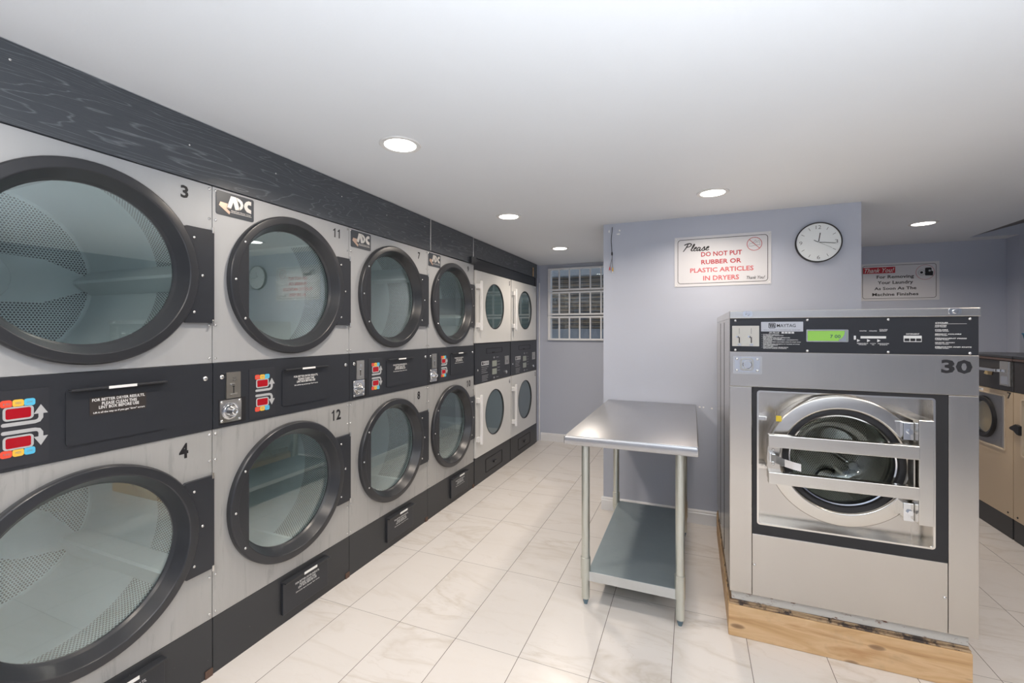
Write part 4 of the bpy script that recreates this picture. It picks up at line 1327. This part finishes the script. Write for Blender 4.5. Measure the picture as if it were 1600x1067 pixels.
# ================================================================== cream washers on the right
def cream_washer(y0, y1, num, label, full):
    t = thing('cream_washer', label, 'washing machine', (2.3, (y0 + y1) / 2, 0), 'cream coin washers along the right wall')
    a, b = -y1 + .002, -y0 - .002     # u range in WS
    bm = NB(); box(bm, WS, a + .003, b - .003, 0, .137, -.66, .0, .002); obj('plinth', bm, 'kick', t)
    wc = (a + b) / 2
    cu, cv = -4.325 + (wc + 4.345), .765
    bm = NB()
    rl, rr_ = a + .075, b - .080
    outer = rrect(a, b, .139, .983, .004)
    inner = rrect(rl, rr_, .575, .950, .02)
    polyring(bm, WS, outer, inner, -.03, .0)
    box(bm, WS, a, b, .139, .983, -.66, -.032)
    bd_ = obj('body', bm, 'cream', t)
    bm = NB(); polyring(bm, WS, rrect(rl - .004, rr_ + .004, .571, .954, .02), rrect(rl + .006, rr_ - .006, .581, .944, .012), -.028, .004); obj('door_surround', bm, mat('cream_surround', (.66, .55, .41), .4), bd_)
    bm = NB(); hole_panel(bm, WS, rl + .006, rr_ - .006, .581, .944, (rl + rr_) / 2, cv, .150, -.031, -.012)
    dp_ = obj('door_panel', bm, mat('grey_door_panel', (.30, .30, .31), .35, .5), t)
    bm = NB(); box(bm, WS, rr_ - .05, rr_ - .012, .585, .940, -.012, -.009, .0005); obj('panel_strip', bm, 'nickel', dp_)
    bm = NB(); lathe(bm, WS, (rl + rr_) / 2, cv, [(.152, -.012), (.150, .004), (.140, .008), (.118, .0), (.115, -.02)], 56); obj('door_ring', bm, 'rubber', dp_, smooth=True)
    bm = NB(); lathe(bm, WS, (rl + rr_) / 2, cv, [(.117, -.005), (.09, .008), (.04, .014), (0, .016), (0, .012), (.09, .002), (.117, -.012)], 48); obj('door_glass', bm, 'glassw', dp_, smooth=True)
    bm = NB(); lathe(bm, WS, (rl + rr_) / 2, cv, [(.148, -.032), (.155, -.04), (.16, -.30), (0, -.31)], 48); obj('drum', bm, mat('dark_steel_drum', (.12, .12, .12), .35, .8), dp_, smooth=True)
    bm = NB()
    poly(bm, WS, [(rr_ - .012, .735), (rr_ + .035, .752), (rr_ + .045, .765), (rr_ + .03, .785), (rr_ + .0, .79), (rr_ - .012, .778)] if False else [(rl + .012, .715), (rl + .012, .775), (rl - .02, .782), (rl - .045, .770), (rl - .075, .755), (rl - .082, .745), (rl - .07, .738), (rl - .04, .735), (rl - .01, .718)], .0045, .020)
    if not full:
        obj('door_handle', bm, 'rubber', dp_)
    else:
        bm.free()
    bm = NB(); text(bm, WS, num, b - .058, b - .018, .936, .984 - .004, .0008, .02); obj('number', bm, 'inkblack', t, 'black number %s' % num)
    # control panel
    bm = NB(); box(bm, WS, a, b, .985, 1.190, -.20, -.002, .003); cp = obj('control_panel', bm, mat('dark_control_panel', (.035, .03, .028), .25), t)
    bm = NB(); box(bm, WS, a, b, 1.191, 1.206, -.22, .006, .003); obj('panel_lip', bm, mat('brown_lip', (.10, .065, .055), .35), t)
    bm = NB(); box(bm, WS, a, b, 1.207, 1.226, -.68, .004, .004); box(bm, WS, a, b, .985, 1.206, -.66, -.221); obj('top_cover', bm, 'black', t)
    q0 = b - .128
    bm = NB(); rbox(bm, WS, q0, q0 + .110, 1.020, 1.186, -.002, .006, .003); obj('coin_meter', bm, 'nickel', cp)
    bm = NB(); box(bm, WS, q0 - .14, q0 + .04, 1.112, 1.132, .006, .05, .002); box(bm, WS, q0 + .045, q0 + .075, 1.112, 1.132, .006, .02, .002); obj('coin_slide', bm, 'chrome', cp)
    bm = NB(); box(bm, WS, q0 + .015, q0 + .09, 1.03, 1.085, .006, .008); box(bm, WS, q0 + .098, q0 + .104, 1.02, 1.186, .006, .010); obj('meter_details', bm, 'chrome', cp)
    bm = NB(); poly(bm, WS, [(q0 - .185, 1.083), (q0 - .17, 1.108), (q0 - .12, 1.115), (q0 - .09, 1.105), (q0 - .10, 1.080), (q0 - .15, 1.078)], .0, .003)
    if full:
        obj('tag_label', bm, 'sand', cp)
    else:
        bm.free()
    bm = NB(); box(bm, WS, a + .10, a + .36, .956, .974, .0, .001); obj('sticker', bm, 'paper', t)
    bm = NB(); text(bm, WS, 'FRONT LOAD WASHER', a + .12, a + .34, .961, .969, .0014, .02); obj('sticker_text', bm, 'inkgrey', t)
    screws('screw', WS, [(a + .04, .165), (b - .05, .165)], .007, .004, 0, t, 'rubber')
    return t
cream_washer(3.998, 4.688, '7', 'cream coin washer numbered 7 half hidden behind the big steel washer', True)
cream_washer(3.305, 3.995, '8', 'cream coin washer with black door latch cut by the right edge of the photo', False)
# second washer's number is out of the picture
bb = thing('plastic_tub', 'dark blue plastic tub on top of the cream washers at the right edge', 'tub', (2.45, 4.36, 1.2265))
bm = NB()
def frustum(bm, cx, cy, z0, z1, a0, b0, a1, b1):
    A = [bm.verts.new((cx + sx * a0, cy + sy * b0, z0)) for sx, sy in ((-1, -1), (1, -1), (1, 1), (-1, 1))]
    B = [bm.verts.new((cx + sx * a1, cy + sy * b1, z1)) for sx, sy in ((-1, -1), (1, -1), (1, 1), (-1, 1))]
    C_ = [bm.verts.new((cx + sx * (a1 - .008), cy + sy * (b1 - .008), z1)) for sx, sy in ((-1, -1), (1, -1), (1, 1), (-1, 1))]
    D_ = [bm.verts.new((cx + sx * (a0 - .008), cy + sy * (b0 - .008), z0 + .006)) for sx, sy in ((-1, -1), (1, -1), (1, 1), (-1, 1))]
    bm.faces.new(list(reversed(A)))
    for P, Q in ((A, B), (B, C_), (C_, D_)):
        for i in range(4):
            j = (i + 1) % 4
            bm.faces.new((P[i], P[j], Q[j], Q[i]))
    bm.faces.new(D_)
    bmesh.ops.bevel(bm, geom=[e for e in bm.edges], offset=.002, segments=1, affect='EDGES')
frustum(bm, 2.45, 4.36, 1.227, 1.375, .155, .11, .178, .13)
obj('tub_body', bm, 'blue', bb)
bm = NB(); polyring(bm, WO, rrect(2.265, 2.635, 4.223, 4.497, .02), rrect(2.282, 2.618, 4.240, 4.480, .015), 1.368, 1.378); obj('rim', bm, 'blue', bb)

# ================================================================== signs on the walls
SGN = 'white plastic notice signs'
s1 = thing('wall_sign', 'white sign on the pier reading Please do not put rubber or plastic articles in dryers', 'sign', PR.p(.188, 1.719, 0), SGN)
bm = NB(); rbox(bm, PR, -.123, .499, 1.717, 2.079, .0005, .004, .004); obj('board', bm, 'sign', s1)
nn = .0046
bm = NB(); polyring(bm, PR, rrect(-.102, .480, 1.737, 2.060, .022), rrect(-.0985, .4765, 1.7405, 2.0565, .019), .004, nn); obj('border', bm, 'inkblack', s1)
for rows_, mm in (((('DO NOT PUT', .057, .320, 1.9295, 1.963), ('RUBBER OR', .058, .316, 1.874, 1.9065)), 'inkred'), ((('PLASTIC ARTICLES', -.016, .392, 1.816, 1.849), ('IN DRYERS', .071, .302, 1.757, 1.791)), 'inkpink')):
    for s_, a, b, c_, d_ in rows_:
        bm = NB(); text(bm, PR, s_, a, b, c_, d_, nn, .022)
        obj('red_text', bm, mm, s1)
# brush-script Please
bm = NB()
SCR = {
    'P': ([[(.12, .98), (.02, .86), (.18, 1.0), (.42, 1.05), (.56, .92), (.50, .70), (.30, .58), (.18, .60)], [(.30, .98), (.22, .55), (.05, -.02)]], .62),
    'l': ([[(.0, .12), (.12, .45), (.20, .85), (.14, .88), (.07, .45), (.08, .05), (.22, .10)]], .22),
    'e': ([[(.0, .25), (.16, .33), (.18, .48), (.08, .46), (.02, .20), (.10, .02), (.26, .12)]], .27),
    'a': ([[(.22, .42), (.08, .44), (.0, .18), (.06, .02), (.18, .18), (.24, .44)], [(.24, .44), (.20, .10), (.26, .0), (.36, .12)]], .37),
    's': ([[(.0, .12), (.16, .50), (.18, .34), (.22, .12), (.12, .0), (.02, .06)], [(.18, .06), (.30, .14)]], .31),
}
x = -.068
for ch in 'Please':
    st, w_ = SCR[ch]
    for s_ in st:
        pts = [(x + (a + b * .14) * .088, 1.974 + b * .053) for a, b in s_]
        ribbon(bm, PR, pts, lambda q: .0085 - .005 * abs(q - .4), .004, nn)
    x += w_ * .086
obj('script_text', bm, 'inkblack', s1)
bm = NB(); text(bm, PR, 'Thank You!', .349, .462, 1.755, 1.777, nn, .012, .35); obj('small_script_text', bm, 'inkblack', s1)
bm = NB(); lathe(bm, PR, .397, 1.9985, [(.047, .004), (.047, nn + .0004), (.0435, nn + .0004), (.0435, .004)], 40, True)
ribbon(bm, PR, [(.366, 2.030), (.428, 1.967)], .0032, .004, nn + .0004, smooth=False); obj('prohibition_circle', bm, 'inkred', s1)
bm = NB()
ribbon(bm, PR, [(.360, 1.990), (.366, 1.998), (.385, 2.006), (.397, 2.018), (.404, 2.024), (.412, 2.012), (.426, 2.022), (.430, 2.006), (.432, 1.992)], .0018, .004, nn)
ribbon(bm, PR, [(.358, 1.986), (.380, 1.984), (.405, 1.990), (.433, 1.990)], .0024, .004, nn)
ribbon(bm, PR, [(.385, 2.004), (.398, 2.002), (.412, 2.008), (.428, 2.008)], .0014, .004, nn)
for k in range(4):
    ribbon(bm, PR, [(.386 + k * .006, 2.006 + k * .004), (.393 + k * .006, 2.000 + k * .004)], .0012, .004, nn, smooth=False)
obj('shoe_picture', bm, 'inkgrey', s1)
screws('screw', PR, [(-.112, 2.066), (.488, 2.068), (-.112, 1.729), (.488, 1.729)], .005, .002, .004, s1, 'paper')

s2 = thing('wall_sign', 'white sign in the niche reading Thank You for removing your laundry, with red banner', 'sign', BK.p(1.84, 1.687, 0), SGN)
bm = NB(); rbox(bm, BK, 1.536, 2.146, 1.687, 2.051, .0005, .004, .004); obj('board', bm, 'sign', s2)
bm = NB(); polyring(bm, BK, rrect(1.555, 2.124, 1.707, 2.031, .022), rrect(1.5585, 2.1205, 1.7105, 2.0275, .019), .004, nn); obj('border', bm, 'inkblack', s2)
bm = NB(); box(bm, BK, 1.560, 1.814, 1.954, 2.014, .004, nn); obj('red_banner', bm, 'inkred', s2)
bm = NB(); text(bm, BK, 'Thank You!', 1.572, 1.806, 1.962, 2.006, nn + .0006, .012, .35); obj('banner_text', bm, 'white', s2)
for s_, a, b, c_, d_ in (('For Removing', 1.669, 1.957, 1.893, 1.934), ('Your Laundry', 1.676, 1.951, 1.838, 1.879), ('As Soon As The', 1.650, 1.976, 1.791, 1.820), ('Machine Finishes', 1.634, 1.991, 1.733, 1.763)):
    bm = NB(); text(bm, BK, s_, a, b, c_, d_, nn, .022)
    obj('black_text', bm, 'inkblack', s2)
bm = NB(); lathe(bm, BK, 2.041, 1.950, [(.0705, .004), (.0705, nn), (.068, nn), (.068, .004)], 48, True); obj('red_circle', bm, 'inkred', s2)
bm = NB(); rbox(bm, BK, 2.040, 2.088, 1.918, 1.992, .004, nn, .008); poly(bm, BK, [(2.062, 1.92), (2.098, 1.915), (2.100, 1.955), (2.085, 1.962), (2.070, 1.950)], .004, nn + .0002); disc(bm, BK, 2.014, 1.948, .011, nn, nn + .0006, 20); obj('washer_picture', bm, 'inkblack', s2)
bm = NB(); lathe(bm, BK, 2.014, 1.948, [(.028, .004), (.028, nn), (.021, nn), (.021, .004)], 28, True); rbox(bm, BK, 2.066, 2.082, 1.955, 1.972, nn, nn + .0006, .004); obj('washer_picture_highlights', bm, 'silverprint', s2)

# ================================================================== wall clock
ck = thing('wall_clock', 'round white wall clock with thin black rim on the pier', 'clock', PR.p(.769, 1.850, 0))
CU, CV = .767, 1.978
bm = NB(); lathe(bm, PR, CU, CV, [(.129, .0005), (.131, .006), (.131, .030), (.128, .033), (.125, .031), (.1245, .024), (.10, .0005)], 72, True); obj('rim', bm, 'rubber', ck, smooth=True)
bm = NB(); disc(bm, PR, CU, CV, .1248, .018, .024, 64); obj('dial', bm, 'clockface', ck)
bm = NB()
for k, s_ in ((0, '12'), (3, '3'), (6, '6'), (9, '9')):
    a = R(90 - 30 * k)
    u, v = CU + .099 * math.cos(a), CV + .099 * math.sin(a)
    w_ = .015 if len(s_) == 2 else .0085
    text(bm, PR, s_, u - w_, u + w_, v - .0115, v + .0115, .0246, -.012)
for k in range(12):
    if k % 3:
        a = R(90 - 30 * k)
        ribbon(bm, PR, [(CU + .091 * math.cos(a), CV + .091 * math.sin(a)), (CU + .110 * math.cos(a), CV + .110 * math.sin(a))], .0022, .024, .0246, smooth=False)
obj('dial_marks', bm, 'inkblack', ck)
def hand(name, deg, r0, r1, w_, nq, m_='inkblack'):
    a = R(90 - deg)
    bm = NB(); ribbon(bm, PR, [(CU - r0 * math.cos(a), CV - r0 * math.sin(a)), (CU + r1 * math.cos(a), CV + r1 * math.sin(a))], w_, nq, nq + .0008, smooth=False)
    obj(name, bm, m_, ck)
hand('hour_hand', 9, .0, .062, .0050, .0255)
hand('minute_hand', 97, .0, .092, .0036, .0268)
hand('second_hand', 119, .0, .085, .0012, .0280)
hand('second_hand_tail', 299, .0, .030, .0040, .0280)
bm = NB(); disc(bm, PR, CU, CV, .004, .0255, .0300, 16); obj('hub', bm, 'chrome', ck)

# ================================================================== hanging wire
wr = thing('hanging_cable', 'thin black cable with red and yellow plugs hanging at the left edge of the pier', 'cable', PR.p(-.578, 1.83, 0))
wp = lambda pts: [PR.p(u, v, .006 + .002 * math.sin(v * 30)) for u, v in smoothpts(pts, 8)]
bm = NB(); tube(bm, wp([(-.577, 2.198), (-.580, 2.15), (-.585, 2.10), (-.582, 2.04), (-.580, 2.003)]), .0024, 8)
tube(bm, wp([(-.578, 1.983), (-.580, 1.95), (-.590, 1.91), (-.595, 1.885)]), .0014, 8); tube(bm, wp([(-.577, 1.983), (-.578, 1.95), (-.576, 1.91), (-.574, 1.88)]), .0014, 8)
obj('cord', bm, 'rubber', wr, smooth=True)
bm = NB(); lathe(bm, Frame(PR.p(-.579, 1.992, .007), (1, 0, 0), (0, 1, 0), (0, 0, 1)), 0, 0, [(0, -.014), (.005, -.010), (.006, 0), (.005, .012), (0, .014)], 12); obj('strain_relief', bm, 'rubber', wr, smooth=True)
bm = NB(); tube(bm, [PR.p(-.595, 1.890, .007), PR.p(-.597, 1.866, .007)], [.0035, .0045], 10); obj('red_plug', bm, 'redplug', wr)
bm = NB(); tube(bm, [PR.p(-.574, 1.884, .007), PR.p(-.574, 1.856, .007)], [.0035, .005], 10); obj('yellow_plug', bm, 'yelplug', wr)
bm = NB(); tube(bm, [PR.p(-.574, 1.856, .007), PR.p(-.574, 1.846, .007)], .0042, 10); obj('plug_tip', bm, 'paper', wr)

# tape scraps and torn paint left on the pier
sc = [(-.602, 2.168, .008, .018, 'tiny white tape scrap beside the top of the hanging cable'), (-.522, 2.170, .010, .012, 'white torn tape scrap right of the hanging cable, upper of two'), (-.532, 2.142, .022, .009, 'white torn tape scrap right of the hanging cable, lower of two'),
      (.048, .843, .012, .008, 'white tape scrap on the pier just right of the table back corner'), (.073, .843, .010, .008, 'white tape scrap on the pier, second right of the table back corner'), (.128, .838, .010, .009, 'white tape scrap on the pier beside the big washer')]
for u, v, w_, h_, lab in sc:
    bm = NB()
    pts = []
    for k in range(9):
        a = 2 * math.pi * k / 9
        q = random.uniform(.6, 1.05)
        pts.append((u + w_ * q * math.cos(a) * .8, v + h_ * q * math.sin(a) * .8))
    poly(bm, PR, pts, .0004, .0012)
    tag(obj('tape_scrap', bm, 'paper'), lab, 'tape', 'tape scraps on the pier')
